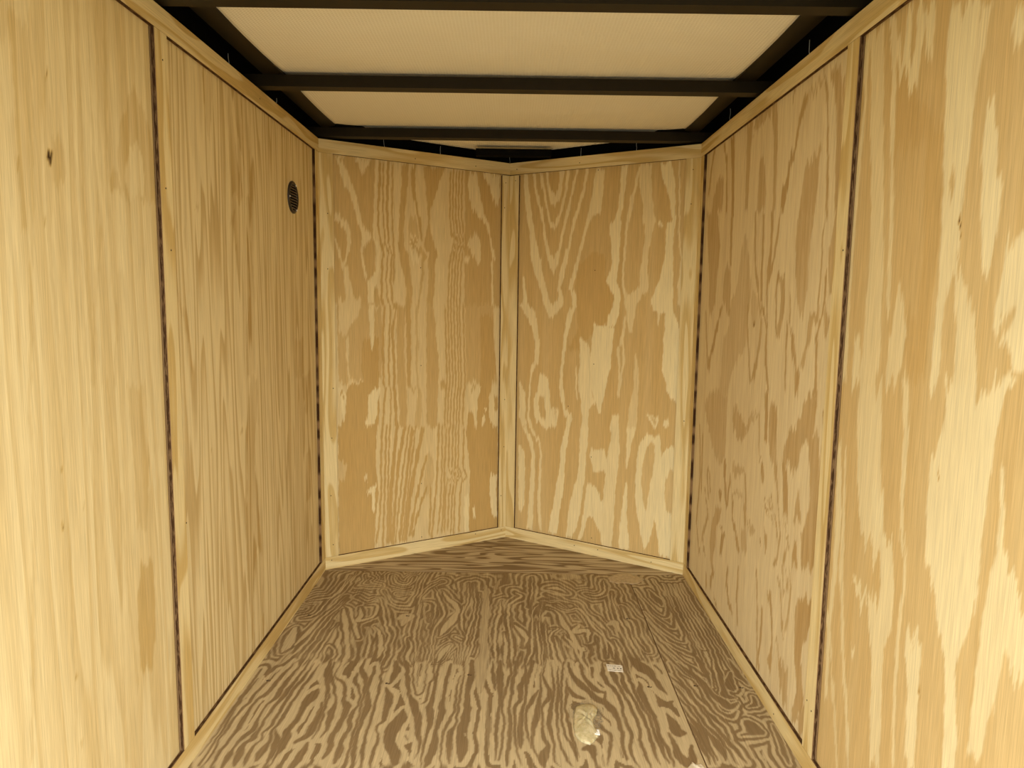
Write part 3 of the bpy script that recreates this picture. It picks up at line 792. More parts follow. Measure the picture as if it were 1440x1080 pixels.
def glue_mat(name, c1, c2, sub=0.3):
    t = NT(name)
    tcn = t.new('ShaderNodeTexCoord')
    n = t.new('ShaderNodeTexNoise'); n.inputs['Scale'].default_value = 70; n.inputs['Detail'].default_value = 4
    t.link(tcn.outputs['Object'], n.inputs['Vector'])
    t.put(t.b.inputs['Base Color'], t.mix(t.step(n.outputs[0], 0.35, 0.65), rgba(c1), rgba(c2)))
    t.b.inputs['Roughness'].default_value = 0.35
    t.b.inputs['Subsurface Weight'].default_value = sub
    t.b.inputs['Subsurface Radius'].default_value = (0.01, 0.008, 0.004)
    t.b.inputs['Subsurface Scale'].default_value = 0.4
    t.bump(n.outputs[0], 0.5, 0.004)
    return t.m
M['glue'] = glue_mat('dried_yellow_adhesive', (0.50, 0.43, 0.23), (0.66, 0.58, 0.36))
M['plaster'] = glue_mat('dried_white_filler', (0.72, 0.63, 0.46), (0.82, 0.75, 0.60), 0.1)
def residue_mat():
    t = NT('clear_rubbed_residue')
    tcn = t.new('ShaderNodeTexCoord')
    n = t.new('ShaderNodeTexNoise'); n.inputs['Scale'].default_value = 90; n.inputs['Detail'].default_value = 5
    t.link(tcn.outputs['Object'], n.inputs['Vector'])
    ln = t.new('ShaderNodeVectorMath', operation='LENGTH')
    mp = t.new('ShaderNodeMapping'); mp.inputs['Location'].default_value = (-0.08, -0.24, 0); mp.inputs['Scale'].default_value = (20, 12, 0)
    t.link(tcn.outputs['Object'], mp.inputs[0]); t.link(mp.outputs[0], ln.inputs[0])
    edge = t.math('SUBTRACT', 1.0, t.step(ln.outputs['Value'], 0.55, 0.95))
    t.put(t.b.inputs['Alpha'], t.math('MULTIPLY', t.step(n.outputs[0], 0.35, 0.75, 0.1, 0.8), edge))
    t.b.inputs['Base Color'].default_value = (0.56, 0.48, 0.33, 1)
    t.b.inputs['Roughness'].default_value = 0.4
    return t.m
M['residue'] = residue_mat()
M['tab'] = plain('white_plastic_tab', (0.78, 0.76, 0.68), 0.4)
M['smear'] = glue_mat('rubbed_tan_filler', (0.36, 0.26, 0.14), (0.48, 0.36, 0.20), 0.0)

# ------------------------------------------------------------------ mesh helpers
class MB:
    """collects faces with grain_map coordinates (metres) and a material slot, links ONE mesh object"""
    def __init__(self): self.v, self.f, self.u, self.m = [], [], [], []
    def quad(self, pts, uvs, mat=0):
        i = len(self.v); self.v += [tuple(p) for p in pts]
        self.f.append(tuple(range(i, i + len(pts)))); self.u.append([tuple(x) for x in uvs]); self.m.append(mat)
    def tri_fan(self, c, ring, mat=0):
        for a, b in zip(ring, ring[1:] + ring[:1]): self.quad((c, a, b), ((0, 0), (0, 0), (0, 0)), mat)
    def box(self, lo, hi, mat=0):
        (x0, y0, z0), (x1, y1, z1) = lo, hi
        P = lambda a, b, c: (a, b, c)
        for q in (((x0, y0, z0), (x0, y1, z0), (x1, y1, z0), (x1, y0, z0)), ((x0, y0, z1), (x1, y0, z1), (x1, y1, z1), (x0, y1, z1)),
                  ((x0, y0, z0), (x1, y0, z0), (x1, y0, z1), (x0, y0, z1)), ((x0, y1, z0), (x0, y1, z1), (x1, y1, z1), (x1, y1, z0)),
                  ((x0, y0, z0), (x0, y0, z1), (x0, y1, z1), (x0, y1, z0)), ((x1, y0, z0), (x1, y1, z0), (x1, y1, z1), (x1, y0, z1))):
            self.quad(q, [(p[0] + p[2], p[1]) for p in q], mat)
    def tube(self, a, b, r, n=8, mat=0, r2=None):
        a, b = Vector(a), Vector(b); d = (b - a).normalized()
        x = d.orthogonal().normalized(); y = d.cross(x); r2 = r if r2 is None else r2
        A = [a + (x * math.cos(k * 2 * math.pi / n) + y * math.sin(k * 2 * math.pi / n)) * r for k in range(n)]
        B = [b + (x * math.cos(k * 2 * math.pi / n) + y * math.sin(k * 2 * math.pi / n)) * r2 for k in range(n)]
        for k in range(n):
            j = (k + 1) % n
            self.quad((A[k], A[j], B[j], B[k]), ((0, 0), (1, 0), (1, 1), (0, 1)), mat)
        self.tri_fan(a, A[::-1], mat); self.tri_fan(b, B, mat)
    def build(self, name, mats, parent=None, smooth=False):
        me = bpy.data.meshes.new(name)
        me.from_pydata(self.v, [], self.f)
        uvl = me.uv_layers.new(name='grain_map')
        k = 0
        for u in self.u:
            for c in u: uvl.data[k].uv = c; k += 1
        for m in (mats if isinstance(mats, (list, tuple)) else [mats]): me.materials.append(m)
        for p, m in zip(me.polygons, self.m):
            p.material_index = m; p.use_smooth = smooth
        o = bpy.data.objects.new(name, me); COL.objects.link(o)
        if parent is not None: o.parent = parent
        return o

def weld(o, angle=None):
    import bmesh
    bm = bmesh.new(); bm.from_mesh(o.data)
    bmesh.ops.remove_doubles(bm, verts=bm.verts, dist=1e-5)
    bmesh.ops.recalc_face_normals(bm, faces=bm.faces)
    bm.to_mesh(o.data); bm.free()
    return o

def props(o, label=None, cat=None, group=None, kind=None):
    if label: o['label'] = label
    if cat: o['category'] = cat
    if group: o['group'] = group
    if kind: o['kind'] = kind
    return o

def empty(name, loc=(0, 0, 0)):
    o = bpy.data.objects.new(name, None); o.empty_display_size = 0.05
    o.location = loc; COL.objects.link(o); return o

def bevel(o, w=0.0015, seg=2):
    m = o.modifiers.new('bevel', 'BEVEL'); m.width = w; m.segments = seg; m.limit_method = 'ANGLE'
    return o

# ---- grain field -------------------------------------------------------
def smooth_noise(n, step, seed):
    r = np.random.RandomState(seed)
    k = max(2, int(n / step) + 3)
    return np.interp(np.arange(n), np.arange(k) * step, r.uniform(-1, 1, k))

def paint_bands(g, us, vs, text, feather, seed):
    """growth-ring bands: each row is tone%, then v,u_left,u_right in millimetres"""
    du = (us[1] - us[0])
    jag = (smooth_noise(len(us), 1.3, seed) * 0.6 + smooth_noise(len(us), 4, seed + 1) * 0.6) * feather
    h = du * 0.7
    U, V = np.meshgrid(us, vs)
    VJ = V + jag[None, :]
    for line in text.strip().split('\n'):
        a = line.split(); tone = float(a[0]) / 100
        p = np.array([[float(x) for x in s.split(',')] for s in a[1:]]) / 1000
        lo, hi = p[0, 0], p[-1, 0]
        r0, r1 = np.searchsorted(vs, lo - 0.04), np.searchsorted(vs, hi + 0.04)
        c0, c1 = np.searchsorted(us, p[:, 1].min() - 0.02), np.searchsorted(us, p[:, 2].max() + 0.02)
        if r1 <= r0 or c1 <= c0: continue
        v = VJ[r0:r1, c0:c1]; u = U[r0:r1, c0:c1]
        wob = 0.0012 * np.sin(v * 90 + seed) + 0.0008 * np.sin(v * 210 + 2 * seed)
        l = np.interp(v, p[:, 0], p[:, 1]) + wob; r = np.interp(v, p[:, 0], p[:, 2]) + wob
        m = np.clip((np.minimum(u + h, r) - np.maximum(u - h, l)) / (2 * h), 0, 1)
        end = np.clip((np.minimum(v - lo, hi - v) + 0.004) / 0.008, 0, 1)
        m = m * end
        g[r0:r1, c0:c1] += (tone - g[r0:r1, c0:c1]) * m
    return g

def grid_face(name, point, us, vs, g, mat, parent, back):
    """dense front face carrying the grain field, closed at the back with thickness"""
    nu, nv = len(us), len(vs)
    U, V = np.meshgrid(us, vs)
    P = point(U.ravel(), V.ravel())
    idx = np.arange(nu * nv).reshape(nv, nu)
    F = np.stack([idx[:-1, :-1], idx[:-1, 1:], idx[1:, 1:], idx[1:, :-1]], -1).reshape(-1, 4)
    # thickness: a row of vertices behind the border
    border = np.concatenate([idx[0, :-1], idx[:-1, -1], idx[-1, :0:-1], idx[:0:-1, 0]])
    nb = len(border); base = nu * nv
    PB = P[border] + np.array(back)[None, :]
    S = np.stack([border, base + np.arange(nb), base + (np.arange(nb) + 1) % nb, np.roll(border, -1)], -1)
    P = np.concatenate([P, PB])
    nf = len(F) + len(S)
    me = bpy.data.meshes.new(name)
    me.vertices.add(len(P)); me.vertices.foreach_set('co', P.astype(np.float32).ravel())
    back_face = base + np.arange(nb)[::-1]
    loops = np.concatenate([F.ravel(), S.ravel(), back_face]).astype(np.int32)
    me.loops.add(len(loops)); me.loops.foreach_set('vertex_index', loops)
    me.polygons.add(nf + 1)
    starts = np.concatenate([np.arange(nf) * 4, [nf * 4]]).astype(np.int32)
    me.polygons.foreach_set('loop_start', starts)
    mats = np.zeros(nf + 1, np.int32); mats[len(F):] = 1
    me.update(calc_edges=True)
    uvl = me.uv_layers.new(name='grain_map')
    uvv = np.concatenate([np.stack([U.ravel(), V.ravel()], -1), np.stack([U.ravel()[border], V.ravel()[border]], -1)])
    luv = uvv[loops]
    uvl.data.foreach_set('uv', luv.astype(np.float32).ravel())
    at = me.attributes.new('grain', 'FLOAT', 'POINT')
    at.data.foreach_set('value', np.concatenate([g.ravel(), g.ravel()[border]]).astype(np.float32))
    me.materials.append(mat); me.materials.append(M['edge'])
    me.polygons.foreach_set('material_index', mats)
    me.update()
    o = bpy.data.objects.new(name, me); COL.objects.link(o); o.parent = parent
    return o

def nail(points, normal, parent, r=0.0022):
    for p in points:
        n = Vector(normal).normalized(); c = Vector(p)
        b = MB(); b.tube(c - n * 0.002, c + n * 0.0004, r, 8, 0, r * 0.9)
        b.build('nail_head', M['nail'], parent)

# ------------------------------------------------------------------ setting: outer shell
def prism(b, plan, z0, z1, mat=0, mats=None, vertical=False):
    """vertical board: plan = front0, front1, back1, back0 (seen from above)"""
    n = len(plan); L = 0.0
    for i in range(n):
        a, c = plan[i], plan[(i + 1) % n]; d = math.hypot(c[0] - a[0], c[1] - a[1])
        q = ((a[0], a[1], z0), (c[0], c[1], z0), (c[0], c[1], z1), (a[0], a[1], z1))
        face = i == 0 or i == 2
        if face:
            uv = [(L, z0), (L + d, z0), (L + d, z1), (L, z1)]
            if not vertical: uv = [(y, x) for x, y in uv]
        else:
            uv = [(0, z0), (d, z0), (d, z1), (0, z1)]
        b.quad(q, uv, mat if face else (1 if mats else mat))
        L += 0.13
    for z, fl in ((z0, 1), (z1, 0)):
        pts = [(p[0], p[1], z) for p in plan]
        d = math.hypot(plan[1][0] - plan[0][0], plan[1][1] - plan[0][1])
        uv = [(0, 0), (0, d), (T, d), (T, 0)] if n == 4 else [(0, 0)] * n
        if fl: pts, uv = pts[::-1], uv[::-1]
        b.quad(pts, uv, 1 if mats else mat)

DL = Vector((W, NOSE, 0)).normalized()          # along the left nose wall, corner to apex
NLV = Vector((DL.y, -DL.x, 0))                  # its inward normal
DR = Vector((W, -NOSE, 0)).normalized()         # along the right nose wall, apex to corner
NRV = Vector((-DL.y, -DL.x, 0))
NLEN = math.hypot(W, NOSE)
def pl(u, off=0.0):                             # left nose wall, plan point
    p = Vector((-W, 0, 0)) + DL * u + NLV * off; return (p.x, p.y)
def pr(u, off=0.0):
    p = Vector((0, NOSE, 0)) + DR * u + NRV * off; return (p.x, p.y)

def wall_skin(name, plan):
    b = MB(); prism(b, plan, -0.03, 1.722); return props(weld(b.build(name, M['skin'])), kind='structure')
SK = 0.045
yk = SK * (1 / DL.x) * 1.0                       # apex shift of the nose skin
ap = NOSE + SK / DL.x
ys = SK / DL.x - 0.05 * DL.y / DL.x              # where the nose skin meets the side skin
wl_ = wall_skin('wall_left', [(-0.75, REAR), (-0.75, ys), (-0.765, ys + 0.008), (-0.765, REAR)])
wr_ = wall_skin('wall_right', [(0.75, REAR), (0.765, REAR), (0.765, ys + 0.008), (0.75, ys)])
wnl = wall_skin('wall_front_left', [(-0.75, ys), (0, ap), (0, ap + 0.018), (-0.765, ys + 0.008)])
wnr = wall_skin('wall_front_right', [(0, ap), (0.75, ys), (0.765, ys + 0.008), (0, ap + 0.018)])
b = MB()
top = [(-0.765, REAR), (0.765, REAR), (0.765, ys + 0.008), (0, ap + 0.018), (-0.765, ys + 0.008)]
for z, s in ((1.722, -1), (1.737, 1)): b.quad([(x, y, z) for x, y in top][::s], [(0, 0)] * 5)
for i in range(5):
    a, c = top[i], top[(i + 1) % 5]
    b.quad(((a[0], a[1], 1.722), (c[0], c[1], 1.722), (c[0], c[1], 1.737), (a[0], a[1], 1.737)), [(0, 0)] * 4)
roof = props(b.build('roof', M['skin']), kind='structure')

# ------------------------------------------------------------------ setting: plywood sheets on the walls
DU, DV = 0.003, 0.008
def axis(a, b, d): return np.linspace(a, b, max(2, int(round((b - a) / d)) + 1))
def field(us, vs, base, key, feather, seed):
    g = np.full((len(vs), len(us)), base, float)
    g += (smooth_noise(len(us), 9, seed)[None, :] * 0.06)
    return paint_bands(g, us, vs, GRAIN[key], feather, seed)

def sheet(key, parent, point, u0, u1, base, feather, seed, back, z0=0.0, z1=H):
    us, vs = axis(u0, u1, 0.002 if key[0] == 'N' else DU), axis(z0, z1, DV)
    return grid_face('plywood_panel', point, us, vs, field(us, vs, base, key, feather, seed), M[key], parent, back)

G = 0.0018
X = W + T
yl = T * (1 - DL.y) / DL.x * 0.55
left_far = sheet('LF', wl_, lambda u, v: np.stack([u * 0 - X, u, v], -1), SEAM + 0.001, 0.002, 0.72, 0.02, 31, (-0.0095, 0, 0))
left_near = sheet('LN', wl_, lambda u, v: np.stack([u * 0 - X, u, v], -1), REAR, SEAM - 0.002, 0.68, 0.02, 32, (-0.0095, 0, 0))
right_far = sheet('RF', wr_, lambda u, v: np.stack([u * 0 + X, -u, v], -1), -0.002, -SEAM - 0.001, 0.78, 0.022, 33, (0.0095, 0, 0))
right_near = sheet('RN', wr_, lambda u, v: np.stack([u * 0 + X, -u, v], -1), -SEAM + 0.002, -REAR, 0.25, 0.03, 34, (0.0095, 0, 0))
def npoint(o, d, n):
    return lambda u, v: np.stack([o[0] + d.x * u - n.x * T, o[1] + d.y * u - n.y * T, v], -1)
ext = T * DL.y / DL.x
nose_left = sheet('NL', wnl, npoint((-W, 0), DL, NLV), 0.004, NLEN + 0.005, 0.62, 0.020, 35, tuple(-NLV * 0.0095))
nose_right = sheet('NR', wnr, npoint((0, NOSE), DR, NRV), -0.005, NLEN - 0.004, 0.22, 0.014, 36, tuple(-NRV * 0.0095))
nail(NAILS['NL_panel'], NLV, nose_left); nail(NAILS['NR_panel'], NRV, nose_right)

# ------------------------------------------------------------------ setting: plywood strips
ym = (T - 0.0 + (-T) * 0 - T * DL.y) / DL.x      # mitre behind the corner
apy = NOSE + T / DL.x
PLAN = {
 'left': lambda a, c: [(-W, a), (-W, c), (-X, c if c < 0 else ym), (-X, a)],
 'right': lambda a, c: [(W, c), (W, a), (X, a), (X, c if c < 0 else ym)],
 'nose_left': [(-W, 0), (0, NOSE), (0, apy), (-X, ym)],
 'nose_right': [(0, NOSE), (W, 0), (X, ym), (0, apy)],
}
tn = [0]
def strip(name, plan, z0, z1, mat, vertical, label, nails=(), normal=None, edge='edge'):
    b = MB(); prism(b, plan, z0, z1, 0, True, vertical)
    if name == 'trim':
        tn[0] += 1; name = 'trim_%d' % tn[0]
    o = weld(b.build(name, [M['strip'][mat], M[edge]]))
    props(o, label, 'trim', None, 'structure')
    if nails: nail(nails, normal, o)
    return o
XP, XN = (1, 0, 0), (-1, 0, 0)
strip('trim', PLAN['left'](REAR, 0), HT, H, 0, False, 'plywood strip along the top of the left wall', NAILS['L_top'], XP)
strip('trim', PLAN['right'](REAR, 0), HT, H, 1, False, 'plywood strip along the top of the right wall')
strip('trim', PLAN['nose_left'], HT, H, 2, False, 'plywood strip along the top of the left front wall', NAILS['NL_top'], NLV)
strip('trim', PLAN['nose_right'], HT, H, 3, False, 'plywood strip along the top of the right front wall', NAILS['NR_top'], NRV)
strip('baseboard_left', PLAN['left'](REAR, 0), 0, HB, 4, False, 'plywood strip along the foot of the left wall')
strip('baseboard_right', PLAN['right'](REAR, 0), 0, HB, 2, False, 'plywood strip along the foot of the right wall', NAILS['R_base'], XN)
strip('baseboard_front_left', PLAN['nose_left'], 0, HB, 1, False, 'plywood strip along the foot of the left front wall', NAILS['NL_base'], NLV)
strip('baseboard_front_right', PLAN['nose_right'], 0, HB, 3, False, 'plywood strip along the foot of the right front wall', NAILS['NR_base'], NRV)
BZ0, BZ1 = HB + 0.0005, HT - 0.0005
BW = 0.051
strip('trim', PLAN['left'](SEAM, SEAM + BW), BZ0, BZ1, 0, True, 'upright strip beside the left wall seam', NAILS['L_seam'], XP)
strip('trim', PLAN['right'](SEAM, SEAM + BW), BZ0, BZ1, 3, True, 'upright strip beside the right wall seam', NAILS['R_seam'], XN)
strip('trim', PLAN['left'](-0.05, 0), BZ0, BZ1, 2, True, 'upright strip at the far end of the left wall', edge='edge_dashed')
strip('trim', PLAN['right'](-0.05, 0), BZ0, BZ1, 1, True, 'upright strip at the far end of the right wall', edge='edge_dashed')
strip('trim', [(-W, 0), pl(0.052), pl(0.052, -T), (-X, ym)], BZ0, BZ1, 1, True, 'upright strip at the outer end of the left front wall', NAILS['NL_out'], NLV)
strip('trim', [pl(0.780), (0, NOSE), (0, apy), pl(0.780, -T)], BZ0, HT - 0.004, 4, True, 'upright strip left of the nose corner', NAILS['NL_mid'], NLV)
strip('trim', [(0, NOSE), pr(0.044), pr(0.044, -T), (0, apy)], BZ0, HT - 0.004, 2, True, 'upright strip right of the nose corner', NAILS['NR_mid'], NRV)
strip('trim', [pr(0.764), (W, 0), (X, ym), pr(0.764, -T)], BZ0, BZ1, 3, True, 'upright strip at the outer end of the right front wall', NAILS['NR_out'], NRV)

# ------------------------------------------------------------------ setting: floor
b = MB()
prism(b, [(-0.765, REAR), (0.765, REAR), (0.765, ys), (0, ap), (-0.765, ys)], -0.05, -0.0185)
floor = props(weld(b.build('floor', M['skin'])), kind='structure')

def wavefield(x, y, seed, fx, fy, n=14):
    r = np.random.RandomState(seed); s = 0
    for i in range(n):
        a = r.normal(0, fx); c = r.normal(0, fy); s = s + np.sin(a * x + c * y + r.uniform(0, 6.28))
    return s / math.sqrt(n)
def floor_lines(xs, ys_, text):
    """traced growth lines -> (tone painted over a base, distance to nearest light line, to nearest dark line)"""
    Xg, Yg = np.meshgrid(xs, ys_)
    Xw = Xg + 0.0016 * wavefield(Xg, Yg, 41, 30, 70) + 0.0009 * wavefield(Xg, Yg, 43, 60, 160)
    Yw = Yg + 0.004 * wavefield(Xg, Yg, 44, 60, 30)
    tone_map = np.zeros_like(Xg); cover = np.zeros_like(Xg)
    dl, dd = np.full(Xg.shape, 0.09), np.full(Xg.shape, 0.09)
    for line in text.strip().split('\n'):
        a = line.split(); tone = float(a[0]) / 100
        P = np.array([[float(x) for x in s.split(',')] for s in a[1:]]) / 1000
        if tone < 0.3: P[:, 2] *= 0.85
        P[0, 2] *= 0.35; P[-1, 2] *= 0.35                # lines thin out towards their ends
        if len(P) > 2:                                   # Catmull-Rom through the traced points
            E_ = np.vstack([2 * P[0] - P[1], P, 2 * P[-1] - P[-2]]); Q = []
            for k in range(1, len(E_) - 2):
                for t in (0, .33, .66):
                    a0, a1, a2, a3 = E_[k - 1:k + 3]
                    Q.append(0.5 * (2 * a1 + (a2 - a0) * t + (2 * a0 - 5 * a1 + 4 * a2 - a3) * t * t + (3 * a1 - a0 - 3 * a2 + a3) * t ** 3))
            P = np.array(Q + [P[-1]]); P[:, 2] = np.maximum(P[:, 2], 0.001)
        mg = 0.075
        c0, c1 = np.searchsorted(xs, [(P[:, 0] - P[:, 2]).min() - mg, (P[:, 0] + P[:, 2]).max() + mg])
        r0, r1 = np.searchsorted(ys_, [P[:, 1].min() - mg, P[:, 1].max() + mg])
        if c1 <= c0 or r1 <= r0: continue
        x, y = Xw[r0:r1, c0:c1], Yw[r0:r1, c0:c1]
        best = np.full(x.shape, 9.0)
        for A, B in zip(P[:-1], P[1:]):
            d = B[:2] - A[:2]; L2 = float(d @ d) + 1e-9
            t = np.clip(((x - A[0]) * d[0] + (y - A[1]) * d[1]) / L2, 0, 1)
            w = A[2] + (B[2] - A[2]) * t
            best = np.minimum(best, np.hypot(x - A[0] - d[0] * t, (y - A[1] - d[1] * t) * 0.8) - w)
        m = np.clip(0.5 - best / 0.0045, 0, 1)
        s_ = (slice(r0, r1), slice(c0, c1))
        tone_map[s_] += (tone - tone_map[s_]) * m; cover[s_] = np.maximum(cover[s_], m)
        if tone > 0.75: dl[s_] = np.minimum(dl[s_], best)
        if tone < 0.2: dd[s_] = np.minimum(dd[s_], best)
    return tone_map, cover, dl, dd

def rings(d, x, y, lam, c, seed, first=0.3, warp=0.10, fx=40, fy=25):
    """further growth rings running parallel to the traced ones"""
    q = np.maximum(d, 0) / (lam * (1 + 0.25 * wavefield(x, y, seed, 10, 6))) + warp * wavefield(x, y, seed + 1, fx, fy)
    f = q - np.floor(q)
    return np.where(q > first, np.clip((0.30 - np.abs(f - c)) * 6, 0, 1), 0)

def contour(x, y, seed, freq, fx, fy):
    h = freq * (x * 9 + wavefield(x, y, seed, fx, fy) * 0.35 + wavefield(x, y, seed + 1, fx * 3, fy * 3) * 0.10)
    f = h - np.floor(h)
    return np.clip((0.5 - np.abs(f - 0.5)) * 5 - 0.9, 0, 1)

ysf = axis(REAR, -0.006, 0.005)
def floor_field(xs, main_board):
    Xg, Yg = np.meshgrid(xs, ysf)
    tm, cov, dl, dd = floor_lines(xs, ysf, FLOOR_GRAIN)
    bgr = contour(Xg, Yg, 3 if main_board else 9, 4.2, 9, 5)
    near_mix = np.clip((-1.17 - Yg + 0.02 * wavefield(Xg, Yg, 71, 60, 20)) / 0.03, 0, 1)
    front = 0.80 - 0.70 * rings(dd, Xg, Yg, 0.030, 0.70, 51, 0.5)
    if main_board:
        bm = np.clip((Yg + 0.715 + 0.03 * wavefield(Xg, Yg, 72, 70, 20)) / 0.02, 0, 1)
        back = 0.24 + 0.42 * rings(dl, Xg, Yg, 0.018, 0.68, 53, 0.3, 0.22, 70, 45) + 0.07 * wavefield(Xg, Yg, 57, 90, 30)
        base = front * (1 - bm) + back * bm
    else:
        base = 0.70 - 0.6 * rings(dd, Xg, Yg, 0.018, 0.62, 55)
    base = base * (1 - near_mix) + bgr * near_mix
    return base * (1 - cov) + tm * cov

xs = axis(-W - 0.01, 0.4788, 0.003)
g = floor_field(xs, True)
main = grid_face('floor_board', lambda u, v: np.stack([u, v, u * 0], -1), xs, ysf, g, M['floor'], floor, (0, 0, -0.018))
xs2 = axis(0.4818, W + 0.01, 0.003)
g = floor_field(xs2, False)
side = grid_face('floor_board', lambda u, v: np.stack([u, v, u * 0], -1), xs2, ysf, g, M['floor'], floor, (0, 0, -0.018))
b = MB()
npl = [(-W - 0.012, -0.0045), (W + 0.012, -0.0045), (0.0, NOSE + 0.012)]
b.quad([(x, y, 0) for x, y in npl], [(y, x * 0.9) for x, y in npl])
b.quad([(x, y, -0.018) for x, y in npl][::-1], [(y, x) for x, y in npl][::-1])
for i in range(3):
    a, c = npl[i], npl[(i + 1) % 3]
    b.quad(((a[0], a[1], -0.018), (c[0], c[1], -0.018), (c[0], c[1], 0), (a[0], a[1], 0)), [(0, 0), (0, 1), (0.018, 1), (0.018, 0)], 0)
nose_board = b.build('floor_board', [M['floor_nose'], M['edge']], floor)
for x, y in FLOOR_SCREWS:
    b = MB(); b.tube((x, y, -0.002), (x, y, 0.0006), 0.0042, 10, 0, 0.0036)
    b.tube((x + 0.004, y - 0.003, 0.0003), (x + 0.009, y - 0.001, 0.0008), 0.0011, 6)
    b.build('screw_head', M['screw'], floor)

# ------------------------------------------------------------------ setting: ceiling fabric
BEAMS = [(-2.40, -2.36), (-1.80, -1.76), (-1.195, -1.152), (-0.612, -0.570), (-0.005, 0.038)]
CZ = 1.6765
xs3, ys3 = axis(-0.638, 0.638, 0.02), axis(REAR, 0.36, 0.015)
nu, nv = len(xs3), len(ys3)
Xg, Yg = np.meshgrid(xs3, ys3)
edges = [REAR - 0.2] + [0.5 * (a + c) for a, c in BEAMS] + [0.62]
sag = np.zeros_like(Xg)
for a, c in zip(edges[:-1], edges[1:]):
    t = np.clip((Yg - a) / (c - a), 0, 1)
    sag += np.where((Yg >= a) & (Yg < c), np.sin(math.pi * t) ** 0.5, 0)
cross = np.clip(1 - (np.abs(Xg) / 0.66) ** 4, 0, 1)
ripple = 0.0012 * wavefield(Xg, Yg, 5, 16, 24) + 0.0006 * wavefield(Xg, Yg, 8, 40, 60)
Z = CZ + 0.0115 - 0.0105 * sag + ripple * np.clip(sag, 0, 1) * cross
Z = np.where(Yg > 0.03, CZ - 0.001, Z)
lim = np.where(Yg > 0, 0.638 * np.clip(1 - Yg / 0.415, 0.02, 1), 0.638)
Xc = np.clip(Xg, -lim, lim)
me = bpy.data.meshes.new('ceiling')
idx = np.arange(nu * nv).reshape(nv, nu)
F = np.stack([idx[:-1, :-1], idx[1:, :-1], idx[1:, 1:], idx[:-1, 1:]], -1).reshape(-1, 4)
me.from_pydata(np.stack([Xc.ravel(), Yg.ravel(), Z.ravel()], -1).tolist(), [], F.tolist())
uvl = me.uv_layers.new(name='grain_map')
li = np.zeros(len(me.loops), np.int32); me.loops.foreach_get('vertex_index', li)
uvl.data.foreach_set('uv', np.stack([Xc.ravel()[li], Yg.ravel()[li]], -1).astype(np.float32).ravel())
me.polygons.foreach_set('use_smooth', np.ones(len(me.polygons), bool))
me.materials.append(M['fabric'])
ceiling = bpy.data.objects.new('ceiling', me); COL.objects.link(ceiling)
so = ceiling.modifiers.new('thickness', 'SOLIDIFY'); so.thickness = 0.004; so.offset = -1
props(ceiling, kind='structure')

b = MB(); b.box((-0.75, REAR, 1.64), (0.75, REAR + 0.03, 1.722))  # unseen header, added to shut light out of the gap above the ceiling
props(b.build('trim_%d' % (tn[0] + 1), M['black_steel']), 'added black header over the rear opening, out of view, blocking light', 'trim', None, 'structure')

# ------------------------------------------------------------------ things: steel roof frame
BZ = 1.6445
def beam(y0, y1, label):
    b = MB(); b.box((-0.748, y0, BZ), (0.748, y1, CZ))
    o = bevel(b.build('ceiling_beam', M['black_steel']), 0.003, 2)
    return props(o, label, 'beam', 'black roof beams')
for (y0, y1), lab in zip(BEAMS[2:], ('nearest black steel beam, crossing the ceiling at the top edge of the photo',
                                     'middle black steel beam, between the two large ceiling fabric bays',
                                     'far black steel beam, just in front of the V-shaped front walls')):
    beam(y0, y1, lab)
for s, side_ in ((-1, 'left'), (1, 'right')):
    b = MB(); xa, xb = sorted((s * 0.632, s * 0.688))
    b.box((xa, REAR + 0.031, CZ + 0.0005), (xb, 0.03, 1.715))
    props(bevel(b.build('roof_rail', M['black_steel']), 0.002), 'long black steel rail edging the ceiling above the %s wall' % side_, 'rail', 'black roof rails')
RI = 0.068
def nose_rail(plan, label):
    b = MB(); prism(b, plan, CZ + 0.0005, 1.715)
    props(bevel(weld(b.build('roof_rail', M['skin'])), 0.002), label, 'rail', 'black roof rails')
iy = NOSE - RI / DL.x
nose_rail([pl(0.05, RI), (-0.217, 0.208), (-0.109, 0.288), (-0.045, 0.318), (0, 0.326), (0, ap - 0.004), pl(0.0, -0.03)], 'black steel rail edging the ceiling above the left front wall')
nose_rail([(0, 0.326), (0.055, 0.312), (0.121, 0.270), (0.205, 0.214), pr(NLEN - 0.05, RI), pr(NLEN, -0.03), (0, ap - 0.004)], 'black steel rail edging the ceiling above the right front wall')
b = MB(); b.box((-0.138, 0.252, 1.636), (0.165, 0.294, 1.6625))
props(bevel(b.build('corner_brace', M['skin']), 0.003), 'short black steel tube across the nose corner above the front walls', 'brace')

# thin pale upright slivers in the dark gap above the walls
TH = [((-0.745, -0.705), 1.664, 1.700, 'pale thread in the dark gap above the left wall, nearest the camera'),
      ((-0.745, -0.322), 1.664, 1.690, 'pale thread in the dark gap above the left wall, near the far beam'),
      ((0.745, -0.836), 1.664, 1.709, 'curled pale thread in the dark gap above the right wall, before the middle beam'),
      ((0.745, -0.189), 1.664, 1.713, 'pale thread in the dark gap above the right wall, beyond the middle beam'),
      ((0.745, -1.132), 1.664, 1.690, 'pale thread in the dark gap above the right wall, at the nearest beam'),
      (pl(0.267, -0.036), 1.655, 1.684, 'short pale thread above the left front wall, nearer the left corner'),
      (pl(0.507, -0.036), 1.645, 1.695, 'long pale thread above the left front wall, halfway along it'),
      ((-0.003, ap - 0.012), 1.645, 1.672, 'short pale thread above the nose corner, under the brace'),
      (pr(0.315, -0.036), 1.643, 1.695, 'long pale thread above the right front wall, halfway along it'),
      (pr(0.552, -0.036), 1.655, 1.687, 'short pale thread above the right front wall, nearer the right corner')]
